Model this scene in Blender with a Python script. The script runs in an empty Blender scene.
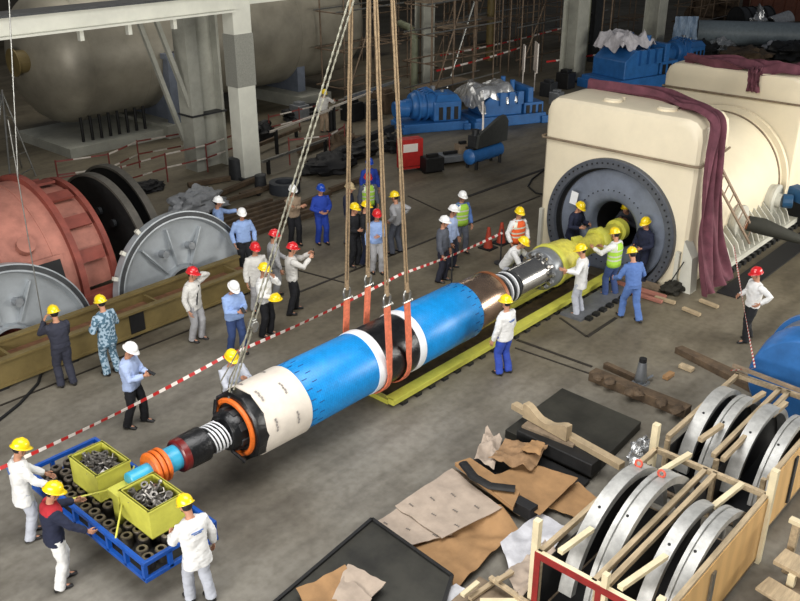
import bpy, math, random
from mathutils import Vector as V, Matrix, Euler, noise
random.seed(7)
COL = bpy.context.scene.collection
PI = math.pi
# ---------------------------------------------------------------- camera model
F = 894.0; TH = math.radians(24.9); AZ = math.radians(42.0); CH = 9.0
_c, _s = math.cos(TH), math.sin(TH)
CF = V((math.cos(AZ)*_c, math.sin(AZ)*_c, -_s)); CR = V((math.sin(AZ), -math.cos(AZ), 0)); CU = V((math.cos(AZ)*_s, math.sin(AZ)*_s, _c))
def ray(px, py): return CF + CR*((px-400)/F) + CU*((300.5-py)/F)
def gz(px, py, z=0.0):
    d = ray(px, py); t = (z-CH)/d.z; return V((d.x*t, d.y*t, z))
def gy(px, py, Y):
    d = ray(px, py); t = Y/d.y; return V((d.x*t, Y, CH+d.z*t))
def gx(px, py, X):
    d = ray(px, py); t = X/d.x; return V((X, d.y*t, CH+d.z*t))
cam = bpy.data.cameras.new('camera'); co = bpy.data.objects.new('camera', cam); COL.objects.link(co)
co.location = (0, 0, CH)
co.rotation_euler = Matrix((CR, CU, -CF)).transposed().to_euler()
cam.sensor_width = 36; cam.lens = F/800*36; cam.clip_end = 300
bpy.context.scene.camera = co
# ---------------------------------------------------------------- materials
def lin(c):
    return tuple((v/255/12.92 if v/255 <= .04045 else ((v/255+.055)/1.055)**2.4) for v in c)
_mats = {}
def mat(name, rgb, rough=.6, metal=0.0, var=.12, scale=6.0, bump=0.0, rgb2=None, kind='noise', coat=0.0, stretch=None):
    if name in _mats: return _mats[name]
    m = bpy.data.materials.new(name); m.use_nodes = True; nt = m.node_tree; N = nt.nodes; L = nt.links
    b = N['Principled BSDF']; b.inputs['Roughness'].default_value = rough; b.inputs['Metallic'].default_value = metal
    b.inputs['Coat Weight'].default_value = coat
    tc = N.new('ShaderNodeTexCoord'); mp = N.new('ShaderNodeMapping'); L.new(tc.outputs['Object'], mp.inputs[0])
    if stretch: mp.inputs['Scale'].default_value = stretch
    c1 = lin(rgb); c2 = lin(rgb2) if rgb2 else tuple(v*(1-var*2.2) for v in c1)
    if kind == 'voronoi':
        t = N.new('ShaderNodeTexVoronoi'); t.inputs['Scale'].default_value = scale; fac = t.outputs['Color']
        s = N.new('ShaderNodeSeparateColor'); L.new(fac, s.inputs[0]); fac = s.outputs[0]
    elif kind == 'wave':
        t = N.new('ShaderNodeTexWave'); t.inputs['Scale'].default_value = scale; t.inputs['Distortion'].default_value = 2.5; t.inputs['Detail'].default_value = 3; fac = t.outputs['Fac']
    else:
        t = N.new('ShaderNodeTexNoise'); t.inputs['Scale'].default_value = scale; t.inputs['Detail'].default_value = 6; t.inputs['Roughness'].default_value = .65; fac = t.outputs['Fac']
    L.new(mp.outputs[0], t.inputs['Vector'])
    r = N.new('ShaderNodeValToRGB'); L.new(fac, r.inputs[0])
    lo, hi = (.35, .65) if kind == 'noise' else (.2, .8)
    if kind == 'voronoi': r.color_ramp.interpolation = 'CONSTANT'; lo, hi = 0, .5
    r.color_ramp.elements[0].position = lo; r.color_ramp.elements[1].position = hi
    r.color_ramp.elements[0].color = (*c2, 1); r.color_ramp.elements[1].color = (*c1, 1)
    L.new(r.outputs[0], b.inputs['Base Color'])
    if bump:
        bp = N.new('ShaderNodeBump'); bp.inputs['Strength'].default_value = bump; bp.inputs['Distance'].default_value = .02
        L.new(fac, bp.inputs['Height']); L.new(bp.outputs[0], b.inputs['Normal'])
    _mats[name] = m
    return m
cream = mat('cream_paint', (232, 220, 192), .45, var=.04, scale=1.2)
cream2 = mat('pale_paint', (205, 203, 190), .45, var=.06, scale=2)
greyp = mat('grey_paint', (120, 128, 142), .4, .1, var=.1, scale=3)
ringg = mat('ring_grey', (92, 96, 104), .5, .3, var=.1, scale=8)
dgrey = mat('dark_grey_steel', (62, 64, 66), .5, .4, var=.15, scale=5)
blackm = mat('black_wrap', (24, 25, 27), .28, var=.3, scale=9, bump=.6)
black = mat('black', (16, 16, 18), .7, var=.2)
rotblue = mat('blue_wrap', (10, 142, 214), .38, var=.09, scale=5, bump=.3)
cyan = mat('cyan_wrap', (60, 168, 205), .3, var=.05)
white = mat('white_tape', (232, 234, 236), .5, var=.04)
orangew = mat('orange_ring', (225, 110, 35), .5, var=.12, scale=20)
darkred = mat('dark_red_wrap', (110, 28, 26), .3, var=.2)
steel = mat('bright_steel', (190, 188, 184), .22, .95, var=.08, scale=3)
copper = mat('bronze_steel', (176, 150, 130), .25, .9, var=.15, scale=3)
yellow = mat('yellow_green_paint', (204, 202, 84), .45, var=.08, scale=4)
yelltape = mat('yellow_wrap', (214, 206, 84), .4, var=.16, scale=7, bump=.7)
sling = mat('orange_webbing', (228, 122, 88), .75, var=.15, scale=14)
ropem = mat('hemp_rope', (150, 128, 98), .85, var=.2, scale=25)
ropeg = mat('steel_chain', (150, 148, 132), .5, .4, var=.2, scale=25)
galv = mat('galvanised_steel', (165, 165, 160), .35, .8, var=.15)
bluep = mat('blue_paint', (46, 106, 170), .4, var=.12, scale=3)
trayblue = mat('tray_blue_paint', (18, 80, 170), .4, var=.12, scale=4)
wrapw = mat('wrap_paper', (214, 205, 192), .7, var=.08, scale=3, bump=.4)
kraft = mat('kraft_board', (162, 125, 84), .85, var=.12, scale=3, bump=.2)
kraftp = mat('printed_kraft_paper', (172, 156, 140), .85, var=.1, scale=4, bump=.3)
wood = mat('pale_timber', (186, 166, 134), .75, var=.16, scale=3, stretch=(1, 6, 6))
woodl = mat('bright_timber', (226, 212, 176), .7, var=.1, scale=3)
woodg = mat('weathered_timber', (140, 122, 100), .85, var=.2, scale=4)
plym = mat('plywood', (226, 182, 118), .6, var=.05, scale=1.4, kind='wave', stretch=(.6, 1, 1.2))
redp = mat('red_edge_paint', (146, 34, 30), .6, var=.15)
rust = mat('red_oxide_paint', (176, 116, 100), .7, var=.16, scale=2.2)
rust2 = mat('bright_red_oxide', (134, 66, 54), .7, var=.15, scale=3)
olive = mat('olive_beam_paint', (120, 104, 62), .6, var=.15, scale=2)
brownb = mat('brown_dusty_steel', (98, 80, 60), .8, var=.25, scale=4)
darkst = mat('dark_steel', (36, 36, 36), .55, .3, var=.2)
def wrap_grid(m, zc, r):
    nt = m.node_tree; N = nt.nodes; L = nt.links; tc = [n for n in N if n.type == 'TEX_COORD'][0]; bs = N['Principled BSDF']; cr = [n for n in N if n.type == 'VALTORGB'][0]
    sp = N.new('ShaderNodeSeparateXYZ'); L.new(tc.outputs['Object'], sp.inputs[0]); s1 = N.new('ShaderNodeMath'); s1.operation = 'SUBTRACT'; s1.inputs[1].default_value = zc; L.new(sp.outputs[2], s1.inputs[0])
    at = N.new('ShaderNodeMath'); at.operation = 'ARCTAN2'; L.new(s1.outputs[0], at.inputs[0]); L.new(sp.outputs[1], at.inputs[1]); ml = N.new('ShaderNodeMath'); ml.operation = 'MULTIPLY'; ml.inputs[1].default_value = r; L.new(at.outputs[0], ml.inputs[0])
    cb = N.new('ShaderNodeCombineXYZ'); L.new(sp.outputs[0], cb.inputs[1]); L.new(ml.outputs[0], cb.inputs[0]); bt = N.new('ShaderNodeTexBrick'); L.new(cb.outputs[0], bt.inputs[0]); bt.inputs['Scale'].default_value = 5.5; bt.inputs['Mortar Size'].default_value = .035
    bt.inputs['Color1'].default_value = (1, 1, 1, 1); bt.inputs['Color2'].default_value = (.9, .93, .96, 1); bt.inputs['Mortar'].default_value = (.62, .72, .82, 1)
    mx = N.new('ShaderNodeMixRGB'); mx.blend_type = 'MULTIPLY'; mx.inputs[0].default_value = .8; L.new(cr.outputs[0], mx.inputs[1]); L.new(bt.outputs[0], mx.inputs[2]); L.new(mx.outputs[0], bs.inputs['Base Color'])
wrap_grid(rotblue, .62, .6)
sheetd = mat('dark_steel_sheet', (56, 55, 48), .5, .1, var=.3, scale=1.6)
alu = mat('grey_alloy', (150, 154, 158), .4, .6, var=.12, scale=3)
ringm = mat('machined_ring', (184, 184, 180), .45, .3, var=.16, scale=5)
foil = mat('foil_sheet', (205, 206, 206), .25, .7, var=.15, scale=8, bump=.8)
plast = mat('white_film', (200, 200, 204), .35, var=.1, scale=6, bump=.5)
maroon = mat('maroon_cloth', (112, 64, 76), .9, var=.2, scale=3)
conc = mat('column_concrete', (172, 172, 160), .7, var=.12, scale=1.5)
concw = mat('white_column_paint', (222, 222, 208), .5, var=.06, scale=1.5)
mesh_g = mat('grey_mesh_wrap', (150, 150, 140), .7, var=.12, scale=30)
tankm = mat('tank_steel', (160, 154, 138), .45, .25, var=.16, scale=.6)
redt = mat('tape_red', (190, 40, 38), .5, var=.06)
whitet = mat('tape_white', (235, 225, 215), .5, var=.04)
pipem = mat('scaffold_tube', (132, 112, 92), .6, .3, var=.25, scale=3)
skin = mat('skin', (188, 136, 108), .55, var=.06, scale=9)
eyew = mat('eye_white', (235, 232, 226), .3, var=.02); eyed = mat('eye_dark', (30, 22, 18), .2, var=.02)
lips = mat('lips', (150, 84, 74), .5, var=.03); hairm = mat('black_hair', (22, 20, 20), .6, var=.1, scale=30)
shoem = mat('black_shoe', (28, 27, 28), .5, var=.1)
HC = dict(yellow=mat('yellow_helmet', (240, 208, 22), .3, var=.03, coat=.4), red=mat('red_helmet', (205, 34, 40), .3, var=.03, coat=.4),
          white=mat('white_helmet', (238, 238, 236), .3, var=.02, coat=.4), blue=mat('blue_helmet', (24, 70, 170), .3, var=.03, coat=.4),
          tan=mat('tan_helmet', (190, 170, 130), .4, var=.04))
def cloth(name, rgb, **k): return mat('cloth_'+name, rgb, .85, var=k.pop('var', .07), scale=k.pop('scale', 5), **k)
CL = dict(white=cloth('white', (226, 226, 224)), offwhite=cloth('offwhite', (206, 204, 198)), grey=cloth('grey', (164, 164, 166)), ltgrey=cloth('light_grey', (184, 188, 198)),
          navy=cloth('navy', (26, 32, 56)), black=cloth('black', (20, 21, 26)), lblue=cloth('light_blue', (142, 168, 214)), pblue=cloth('pale_blue', (168, 186, 222)), blue=cloth('royal_blue', (30, 62, 158)),
          mblue=cloth('mid_blue', (84, 116, 176)), jeans=cloth('jeans', (52, 72, 118)), brightblue=cloth('bright_blue', (48, 76, 172)), khaki=cloth('khaki', (150, 130, 108)), dgrey=cloth('dark_grey', (84, 88, 98)),
          dkcover=cloth('dark_coverall', (44, 46, 60)), camo=cloth('camouflage', (150, 172, 188), kind='voronoi', scale=22, rgb2=(70, 100, 118)), red=cloth('red', (168, 34, 44)), green=cloth('green_vest', (168, 214, 70)),
          orange=cloth('orange_vest', (232, 98, 44)), silver=mat('reflective_strip', (214, 216, 196), .4, .2, var=.04))
# ---------------------------------------------------------------- mesh builder
def frame(d, up=V((0, 0, 1))):
    d = V(d).normalized()
    if abs(d.dot(up)) > .98: up = V((1, 0, 0)) if abs(d.x) < .9 else V((0, 1, 0))
    a = up.cross(d).normalized(); b = d.cross(a).normalized()
    return a, b, d
class B:
    def __init__(s): s.v = []; s.f = []; s.m = []
    def add(s, vs, fs, mi=0):
        o = len(s.v); s.v += [V(v) for v in vs]; s.f += [tuple(i+o for i in f) for f in fs]; s.m += ([mi]*len(fs) if isinstance(mi, int) else list(mi)); return s
    def box(s, c, d, rot=None, mi=0, taper=1.0):
        hx, hy, hz = d[0]/2, d[1]/2, d[2]/2; c = V(c); vs = []
        for z in (-1, 1):
            t = taper if z > 0 else 1
            for x, y in ((-1, -1), (1, -1), (1, 1), (-1, 1)):
                p = V((x*hx*t, y*hy*t, z*hz))
                if rot is not None: p = rot @ p
                vs.append(c+p)
        return s.add(vs, [(3, 2, 1, 0), (4, 5, 6, 7), (0, 1, 5, 4), (1, 2, 6, 5), (2, 3, 7, 6), (3, 0, 4, 7)], mi)
    def bb(s, x0, x1, y0, y1, z0, z1, mi=0): return s.box(((x0+x1)/2, (y0+y1)/2, (z0+z1)/2), (abs(x1-x0), abs(y1-y0), abs(z1-z0)), None, mi)
    def beam(s, p, q, w, h, mi=0, up=V((0, 0, 1))):
        p = V(p); q = V(q); a, b, d = frame(q-p, up)
        return s.box((p+q)/2, (w, h, (q-p).length), Matrix((a, b, d)).transposed(), mi)
    def tube(s, pts, r, n=8, mi=0, cap=True, flat=1.0, up=None):
        pts = [V(p) for p in pts]; k = len(pts); rr = [r]*k if not hasattr(r, '__len__') else r
        vs = []; fs = []; a0 = None
        for i, p in enumerate(pts):
            d = (pts[min(i+1, k-1)]-pts[max(i-1, 0)])
            if d.length < 1e-9: d = V((0, 0, 1))
            if a0 is None: a, b, d = frame(d, up or V((0, 0, 1)))
            else:
                d = d.normalized(); b = d.cross(a0)
                if b.length < 1e-6: a, b, d = frame(d)
                else: b = b.normalized(); a = b.cross(d).normalized()
            a0 = a
            for j in range(n):
                t = 2*PI*j/n; vs.append(p+a*math.cos(t)*rr[i]+b*math.sin(t)*rr[i]*flat)
        for i in range(k-1):
            for j in range(n):
                j2 = (j+1) % n; fs.append((i*n+j, i*n+j2, (i+1)*n+j2, (i+1)*n+j))
        if cap: fs.append(tuple(range(n-1, -1, -1))); fs.append(tuple((k-1)*n+j for j in range(n)))
        return s.add(vs, fs, mi)
    def cyl(s, p, q, r, n=16, mi=0, r2=None): return s.tube([p, q], [r, r if r2 is None else r2], n, mi)
    def lathe(s, o, d, prof, n=32, a0=0, a1=2*PI, mi=0, up=V((0, 0, 1)), close=False):
        o = V(o); a, b, d = frame(d, up); full = abs(a1-a0-2*PI) < 1e-6; k = n if full else n+1; vs = []; fs = []; ms = []
        for (t, r) in prof:
            for j in range(k):
                w = a0+(a1-a0)*j/n; vs.append(o+d*t+a*math.cos(w)*r+b*math.sin(w)*r)
        P = len(prof); rows = range(P) if close else range(P-1)
        for i in rows:
            i2 = (i+1) % P
            for j in range(n):
                j2 = (j+1) % k
                fs.append((i*k+j, i*k+j2, i2*k+j2, i2*k+j)); ms.append(mi if isinstance(mi, int) else mi[i])
        if not full and close:
            fs.append(tuple(i*k for i in range(P))); ms.append(ms[0]); fs.append(tuple(i*k+k-1 for i in reversed(range(P)))); ms.append(ms[0])
        return s.add(vs, fs, ms)
    def ell(s, c, r, rot=None, nu=12, nv=8, mi=0):
        c = V(c); vs = []; fs = []
        for i in range(nv+1):
            ph = PI*i/nv
            for j in range(nu):
                th = 2*PI*j/nu; p = V((r[0]*math.sin(ph)*math.cos(th), r[1]*math.sin(ph)*math.sin(th), r[2]*math.cos(ph)))
                vs.append(c+(rot @ p if rot is not None else p))
        for i in range(nv):
            for j in range(nu):
                j2 = (j+1) % nu; fs.append((i*nu+j, (i+1)*nu+j, (i+1)*nu+j2, i*nu+j2))
        return s.add(vs, fs, mi)
    def prism(s, poly, h, mi=0):       # poly: list of points, h: extrude vector
        n = len(poly); h = V(h); vs = [V(p) for p in poly]+[V(p)+h for p in poly]
        fs = [tuple(range(n-1, -1, -1)), tuple(range(n, 2*n))]+[(i, (i+1) % n, n+(i+1) % n, n+i) for i in range(n)]
        return s.add(vs, fs, mi)
    def grid(s, nu, nv, fn, th=0.0, mi=0):
        vs = [V(fn(i/nu, j/nv)) for i in range(nu+1) for j in range(nv+1)]; w = nv+1
        fs = [(i*w+j, (i+1)*w+j, (i+1)*w+j+1, i*w+j+1) for i in range(nu) for j in range(nv)]
        if th:
            N = len(vs); nrm = (vs[w]-vs[0]).cross(vs[1]-vs[0]); nrm = nrm.normalized() if nrm.length else V((0, 0, 1))
            if nrm.z > 0: nrm = -nrm
            vs += [v+nrm*th for v in vs[:N]]; fs += [tuple(i+N for i in reversed(f)) for f in fs]
            ed = [i*w for i in range(nu+1)]+[nu*w+j for j in range(1, nv+1)]+[i*w+nv for i in range(nu-1, -1, -1)]+[j for j in range(nv-1, 0, -1)]
            fs += [(ed[i], ed[(i+1) % len(ed)], ed[(i+1) % len(ed)]+N, ed[i]+N) for i in range(len(ed))]
        return s.add(vs, fs, mi)
    def mesh(s, name, mats, inv=None):
        me = bpy.data.meshes.new(name); vs = [inv @ v for v in s.v] if inv else s.v
        me.from_pydata([tuple(v) for v in vs], [], s.f); me.polygons.foreach_set('material_index', s.m)
        for m in (mats if isinstance(mats, (list, tuple)) else [mats]): me.materials.append(m)
        me.validate(); return me
    def build(s, name, mats, parent=None, smooth=False, bevel=0, local=False):
        inv = None; loc = None
        if not local:
            if parent is not None:
                r = parent
                while r.parent: r = r.parent
                inv = r.matrix_basis.inverted()
            else:
                n = len(s.v); mn = min(v.z for v in s.v)
                loc = V((sum(v.x for v in s.v)/n, sum(v.y for v in s.v)/n, mn)); inv = Matrix.Translation(-loc)
        me = s.mesh(name, mats, inv); o = bpy.data.objects.new(name, me); COL.objects.link(o)
        import bmesh
        bm = bmesh.new(); bm.from_mesh(me); bmesh.ops.recalc_face_normals(bm, faces=bm.faces); bm.to_mesh(me); bm.free()
        if loc is not None: o.location = loc
        if parent is not None: o.parent = parent
        if smooth:
            me.polygons.foreach_set('use_smooth', [True]*len(me.polygons))
            try: me.set_sharp_from_angle(angle=math.radians(38 if smooth is True else smooth))
            except Exception: pass
        if bevel:
            bv = o.modifiers.new('bevel', 'BEVEL'); bv.width = bevel; bv.segments = 2; bv.limit_method = 'ANGLE'; bv.angle_limit = math.radians(40)
        return o
def tag(o, label=None, cat=None, group=None, kind=None):
    if label: o['label'] = label
    if cat: o['category'] = cat
    if group: o['group'] = group
    if kind: o['kind'] = kind
    return o
def thing(name, label, cat, loc=(0, 0, 0), rz=0.0, group=None):
    o = bpy.data.objects.new(name, None); COL.objects.link(o); o.location = loc; o.rotation_euler = (0, 0, rz); o.empty_display_size = .2
    o.matrix_basis = Matrix.Translation(V(loc)) @ Matrix.Rotation(rz, 4, 'Z')
    return tag(o, label, cat, group)
def dup(root, loc, rot=None, label=None, group=None):
    r = root.copy(); COL.objects.link(r); r.location = loc
    if rot is not None: r.rotation_euler = rot
    if label: r['label'] = label
    if group: r['group'] = group
    for ch in list(root.children):
        c = ch.copy(); COL.objects.link(c); c.parent = r
        for g in list(ch.children):
            d = g.copy(); COL.objects.link(d); d.parent = c
    return r
JOBS = []
def remesh(b, name, mats, voxel, parent, classify=None, wrinkle=0.0, seed=0, extra=None, smooth_it=2):
    me = b.mesh(name+'_raw', mats); o = bpy.data.objects.new(name, me); COL.objects.link(o)
    md = o.modifiers.new('r', 'REMESH'); md.mode = 'VOXEL'; md.voxel_size = voxel
    if smooth_it: sm = o.modifiers.new('s', 'SMOOTH'); sm.iterations = smooth_it; sm.factor = .5
    o.name = name; o.parent = parent
    JOBS.append((o, me, name, mats, classify, wrinkle, seed, extra)); return o
def finish(nm, o, me, name, mats, classify, wrinkle, seed, extra):
    nm.name = name; nm.materials.clear()
    for m in mats: nm.materials.append(m)
    if wrinkle:
        out = []
        for v, nn in zip([v.co.copy() for v in nm.vertices], [n_.vector.copy() for n_ in nm.vertex_normals]):
            n = noise.noise(v*9+V((seed*3.1, 0, 0)))*.6+noise.noise(V((v.x*16, v.y*16, v.z*30+seed)))*.4
            out += list(v+nn*n*wrinkle)
        nm.vertices.foreach_set('co', out)
    for p in nm.polygons: p.use_smooth = True; p.material_index = classify(p.center) if classify else 0
    if extra is not None:
        import bmesh
        bm = bmesh.new(); bm.from_mesh(nm); tmp = extra.mesh('x', mats); 
        for p in tmp.polygons: p.use_smooth = True
        bm.from_mesh(tmp); bm.to_mesh(nm); bm.free(); bpy.data.meshes.remove(tmp)
    DONE.append((o, me, nm))
DONE = []
def flush():
    got = []
    for j in JOBS: j[0].hide_viewport = True
    for j in JOBS:
        j[0].hide_viewport = False; dg = bpy.context.evaluated_depsgraph_get()
        got.append(bpy.data.meshes.new_from_object(j[0].evaluated_get(dg))); j[0].modifiers.clear()
    for g_, j in zip(got, JOBS): finish(g_, *j)
    for o, me, nm in DONE: o.data = nm; bpy.data.meshes.remove(me)
# ---------------------------------------------------------------- people
def ik(a, t, l1, l2, pole):
    a = V(a); t = V(t); d = t-a; L = d.length; mx = (l1+l2)*.985
    if L > mx: d = d*(mx/L); t = a+d; L = mx
    L = max(L, abs(l1-l2)+.03); u = d.normalized()
    x = (l1*l1-l2*l2+L*L)/(2*L); h = math.sqrt(max(l1*l1-x*x, 0)); p = V(pole); p = p-u*p.dot(u)
    p = p.normalized() if p.length > 1e-5 else V((0, 0, -1))
    return a+u*x+p*h, a+u*L
def person(label, x, y, head, top, bottom, helmet='yellow', lean=0, hands=None, step=(.04, -.04), tw=0, hyaw=0, hpitch=12, vest=None, hem=-.05, belt=True, collar=None,
           s=1.0, squat=0.0, vox=.015, z=0.0, lanyard=False, side=0.0, wide=1.0, backprint=False):
    root = thing('person', label, 'person', (x, y, z), math.radians(head)); seed = int(abs(x*17+y*31)) % 97
    L_ = math.radians(lean); D = V((math.sin(L_), 0, math.cos(L_))); hipz = .89-squat
    P = V((-.25*math.sin(L_), 0, hipz)); T = math.radians(tw)
    X0 = V((math.cos(L_), 0, -math.sin(L_))); Yv = (V((0, 1, 0))*math.cos(T)-X0*math.sin(T)); Xv = (X0*math.cos(T)+V((0, 1, 0))*math.sin(T))
    def rings(lst, grow=0, n=20):
        vs = []; fs = []
        for t, rx, ry in lst:
            k = min(1, max(0, t/.3)); Yk = V((0, 1, 0)).lerp(Yv, k).normalized(); Xk = X0.lerp(Xv, k).normalized()
            for j in range(n):
                a = 2*PI*j/n; ca, sa = math.cos(a), math.sin(a)
                ca = math.copysign(abs(ca)**.85, ca); sa = math.copysign(abs(sa)**.85, sa)
                vs.append(P+D*t+Xk*(rx+grow)*ca+Yk*(ry*wide+grow)*sa)
        k = len(lst)
        for i in range(k-1):
            for j in range(n): fs.append((i*n+j, i*n+(j+1) % n, (i+1)*n+(j+1) % n, (i+1)*n+j))
        fs.append(tuple(range(n-1, -1, -1))); fs.append(tuple((k-1)*n+j for j in range(n)))
        return vs, fs
    TR = [(-.08, .085, .13), (0, .105, .16), (.1, .1, .152), (.2, .108, .158), (.32, .118, .175), (.42, .108, .178), (.48, .085, .14), (.52, .06, .075)]
    shL = P+D*.435+Yv*.175; shR = P+D*.435-Yv*.175
    defh = [(.1, .27, .80), (.1, -.27, .80)]
    hd = [V(hands[i]) if hands and hands[i] else V(defh[i])+V((P.x+math.sin(L_)*.45, 0, -.1*math.sin(L_)-squat)) for i in (0, 1)]
    hips = [P+V((0, .09, -.03)), P+V((0, -.09, -.03))]
    ank = [V((step[0]-.02, .11+side, .085)), V((step[1]-.02, -.11-side, .085))]
    arms = []; legs = []
    for i, (sh, h) in enumerate(((shL, hd[0]), (shR, hd[1]))):
        sg = 1 if i == 0 else -1
        e, w = ik(sh, h, .285, .255, V((-.35, sg*.55, -.7))); arms.append((sh, e, w, sg))
    for hp, a in zip(hips, ank):
        k, a2 = ik(hp, a, .402, .392, V((1, 0, .05))); legs.append((hp, k, a2))
    neck = P+D*.51
    hy = math.radians(hyaw); hp_ = math.radians(hpitch+lean*.5)
    hf = V((math.cos(hy)*math.cos(hp_), math.sin(hy)*math.cos(hp_), -math.sin(hp_))); hl = V((-math.sin(hy), math.cos(hy), 0)); hu = hf.cross(hl).normalized()
    HC_ = neck+D*.085+hu*.095+hf*.02
    HM = Matrix((hf, hl, hu)).transposed()
    def H(a, b, c): return HC_+hf*a+hl*b+hu*c
    # body
    b = B(); vs, fs = rings(TR, -.012); b.add(vs, fs)
    b.tube([P+D*.44, neck+D*.02, H(-.015, 0, -.04)], [.065, .054, .054], 10)
    b.ell(H(0, 0, .018), (.098, .078, .107), HM); b.ell(H(.022, 0, -.05), (.07, .056, .074), HM); b.ell(H(.062, 0, -.098), (.026, .028, .022), HM)
    b.ell(H(.09, 0, .028), (.02, .05, .014), HM)
    b.tube([H(.092, 0, .012), H(.115, 0, -.022), H(.095, 0, -.034)], [.011, .017, .013], 8)
    for sg in (1, -1): b.ell(H(-.005, sg*.08, -.008), (.022, .011, .034), HM)
    ex = B()
    for (sh, e, w, sg) in arms:
        b.tube([P+D*.42+Yv*sg*.1, sh, sh.lerp(e, .5), e, e.lerp(w, .4), w], [.05, .052, .045, .036, .036, .025], 10)
        d = (w-e).normalized(); inw = (V((0, -sg, 0))+V((.2, 0, 0))); inw = (inw-d*inw.dot(d)).normalized(); ac = d.cross(inw).normalized()
        pm = Matrix((d, ac, inw)).transposed(); pc = w+d*.05
        b.ell(pc, (.055, .042, .018), pm)
        thumb_side = 1 if ac.dot(V((1, 0, .3))) > 0 else -1
        for q, (off, ln) in enumerate(((.03, .068), (.0105, .078), (-.0105, .072), (-.03, .056))):
            r0 = pc+d*.028+ac*off*thumb_side; m1 = r0+d*ln*.55+inw*ln*.12; m2 = m1+d*ln*.38+inw*ln*.3; m3 = m2+d*ln*.18+inw*ln*.34
            ex.tube([r0, m1, m2, m3], [.0088, .0085, .0078, .006], 6)
        t0 = pc-d*.02+ac*.03*thumb_side; t1 = t0+d*.03+ac*.026*thumb_side+inw*.01; t2 = t1+d*.032+ac*.006*thumb_side+inw*.014
        ex.tube([t0, t1, t2], [.012, .0105, .008], 6)
    for (hp, k, a) in legs:
        b.tube([hp+V((0, 0, .05)), hp.lerp(k, .4), k, k.lerp(a, .35), a], [.085, .078, .054, .054, .037], 10)
        b.ell(a+V((.06, 0, -.045)), (.1, .038, .035))
    for sg in (1, -1):
        ex.ell(H(.083, sg*.031, .003), (.014, .013, .011), HM, 8, 6, 1); ex.ell(H(.094, sg*.031, .002), (.005, .0065, .0065), HM, 8, 6, 2)
    ex.ell(H(.089, 0, -.067), (.008, .024, .007), HM, 8, 6, 3)
    remesh(b, 'body', [skin, eyew, eyed, lips], vox*.8, root, extra=ex)
    hb = B(); hb.ell(H(-.014, 0, .022), (.099, .083, .1), HM, 16, 10); hb.build('hair', hairm, root, True, local=True)
    # clothes
    b = B(); TJ = [(hem, .115, .172)]+([(0, .118, .172)] if hem < -.02 else [])+[(.1, .115, .165), (.2, .122, .17), (.32, .13, .188), (.42, .12, .19), (.475, .095, .15), (.515, .068, .08)]
    if hem < -.12: TJ[0] = (hem, .128, .19)
    vs, fs = rings(TJ, .016); b.add(vs, fs)
    for (sh, e, w, sg) in arms:
        b.tube([P+D*.41+Yv*sg*.1, sh, sh.lerp(e, .5), e, e.lerp(w, .5), w-(w-e).normalized()*.01], [.07, .078, .07, .064, .06, .05], 12)
    def cls(c):
        t = (c-P).dot(D); r = ((c-P)-D*t).length
        if collar and t > .40 and r < .19: return 1
        return 0
    remesh(b, 'jacket' if hem < -.1 else 'shirt', [CL[top], CL[collar or top]], vox, root, cls, .02, seed)
    b = B(); up_ = .07 if hem > -.12 else 0
    vs, fs = rings([(-.1, .1, .15), (-.02, .118, .17), (up_, .113, .165)]); b.add(vs, fs)
    for (hp, k, a) in legs: b.tube([hp+V((0, 0, .03)), hp.lerp(k, .35), k, k.lerp(a, .5), a+V((0, 0, -.045))], [.1, .1, .083, .08, .078], 12)
    remesh(b, 'trousers', [CL[bottom]], vox, root, None, .017, seed+5)
    for (hp, k, a) in legs:
        b = B(); n = 10; rows = []
        for (fx, w_, h0, h1) in ((-.075, .028, .012, .06), (-.06, .04, 0, .085), (0, .042, 0, .1), (.07, .046, 0, .075), (.14, .048, 0, .055), (.185, .03, .008, .035)):
            rows.append([V((a.x+fx, a.y+w_*math.cos(2*PI*j/n), (h0+h1)/2+(h1-h0)/2*math.sin(2*PI*j/n)+max(0, a.z-.085))) for j in range(n)])
        vs = [p for r in rows for p in r]; fs = [(i*n+j, i*n+(j+1) % n, (i+1)*n+(j+1) % n, (i+1)*n+j) for i in range(5) for j in range(n)]+[tuple(range(n-1, -1, -1)), tuple(5*n+j for j in range(n))]
        b.add(vs, fs); b.build('shoe', shoem, root, True, local=True)
    if vest:
        lst = [(-.1, .128, .185), (0, .13, .184), (.06, .13, .18), (.1, .13, .18), (.16, .133, .182), (.2, .135, .183), (.3, .142, .196), (.34, .142, .2), (.44, .13, .17), (.5, .09, .11)]
        vs, fs = rings(lst, .014, 24); b = B(); ms = []
        for i in range(len(lst)-1):
            for j in range(24): ms.append(1 if i in (2, 4, 6) or (i > 5 and j in (3, 4, 8, 9, 14, 15, 20, 21)) else 0)
        b.add(vs, fs[:-2], ms); o = b.build('safety_vest', [CL[vest], CL['silver']], root, True, local=True)
        sd = o.modifiers.new('s', 'SOLIDIFY'); sd.thickness = .006
    if lanyard:
        b = B(); pts = [P+D*.5+Yv*.07-Xv*.0, P+D*.42+Yv*.06+Xv*.125, P+D*.25+Xv*.142-Yv*.02, P+D*.02+Xv*.14-Yv*.07]
        b.tube(pts, .018, 6, flat=.4); b.build('strap', black, root, True, local=True)
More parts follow.
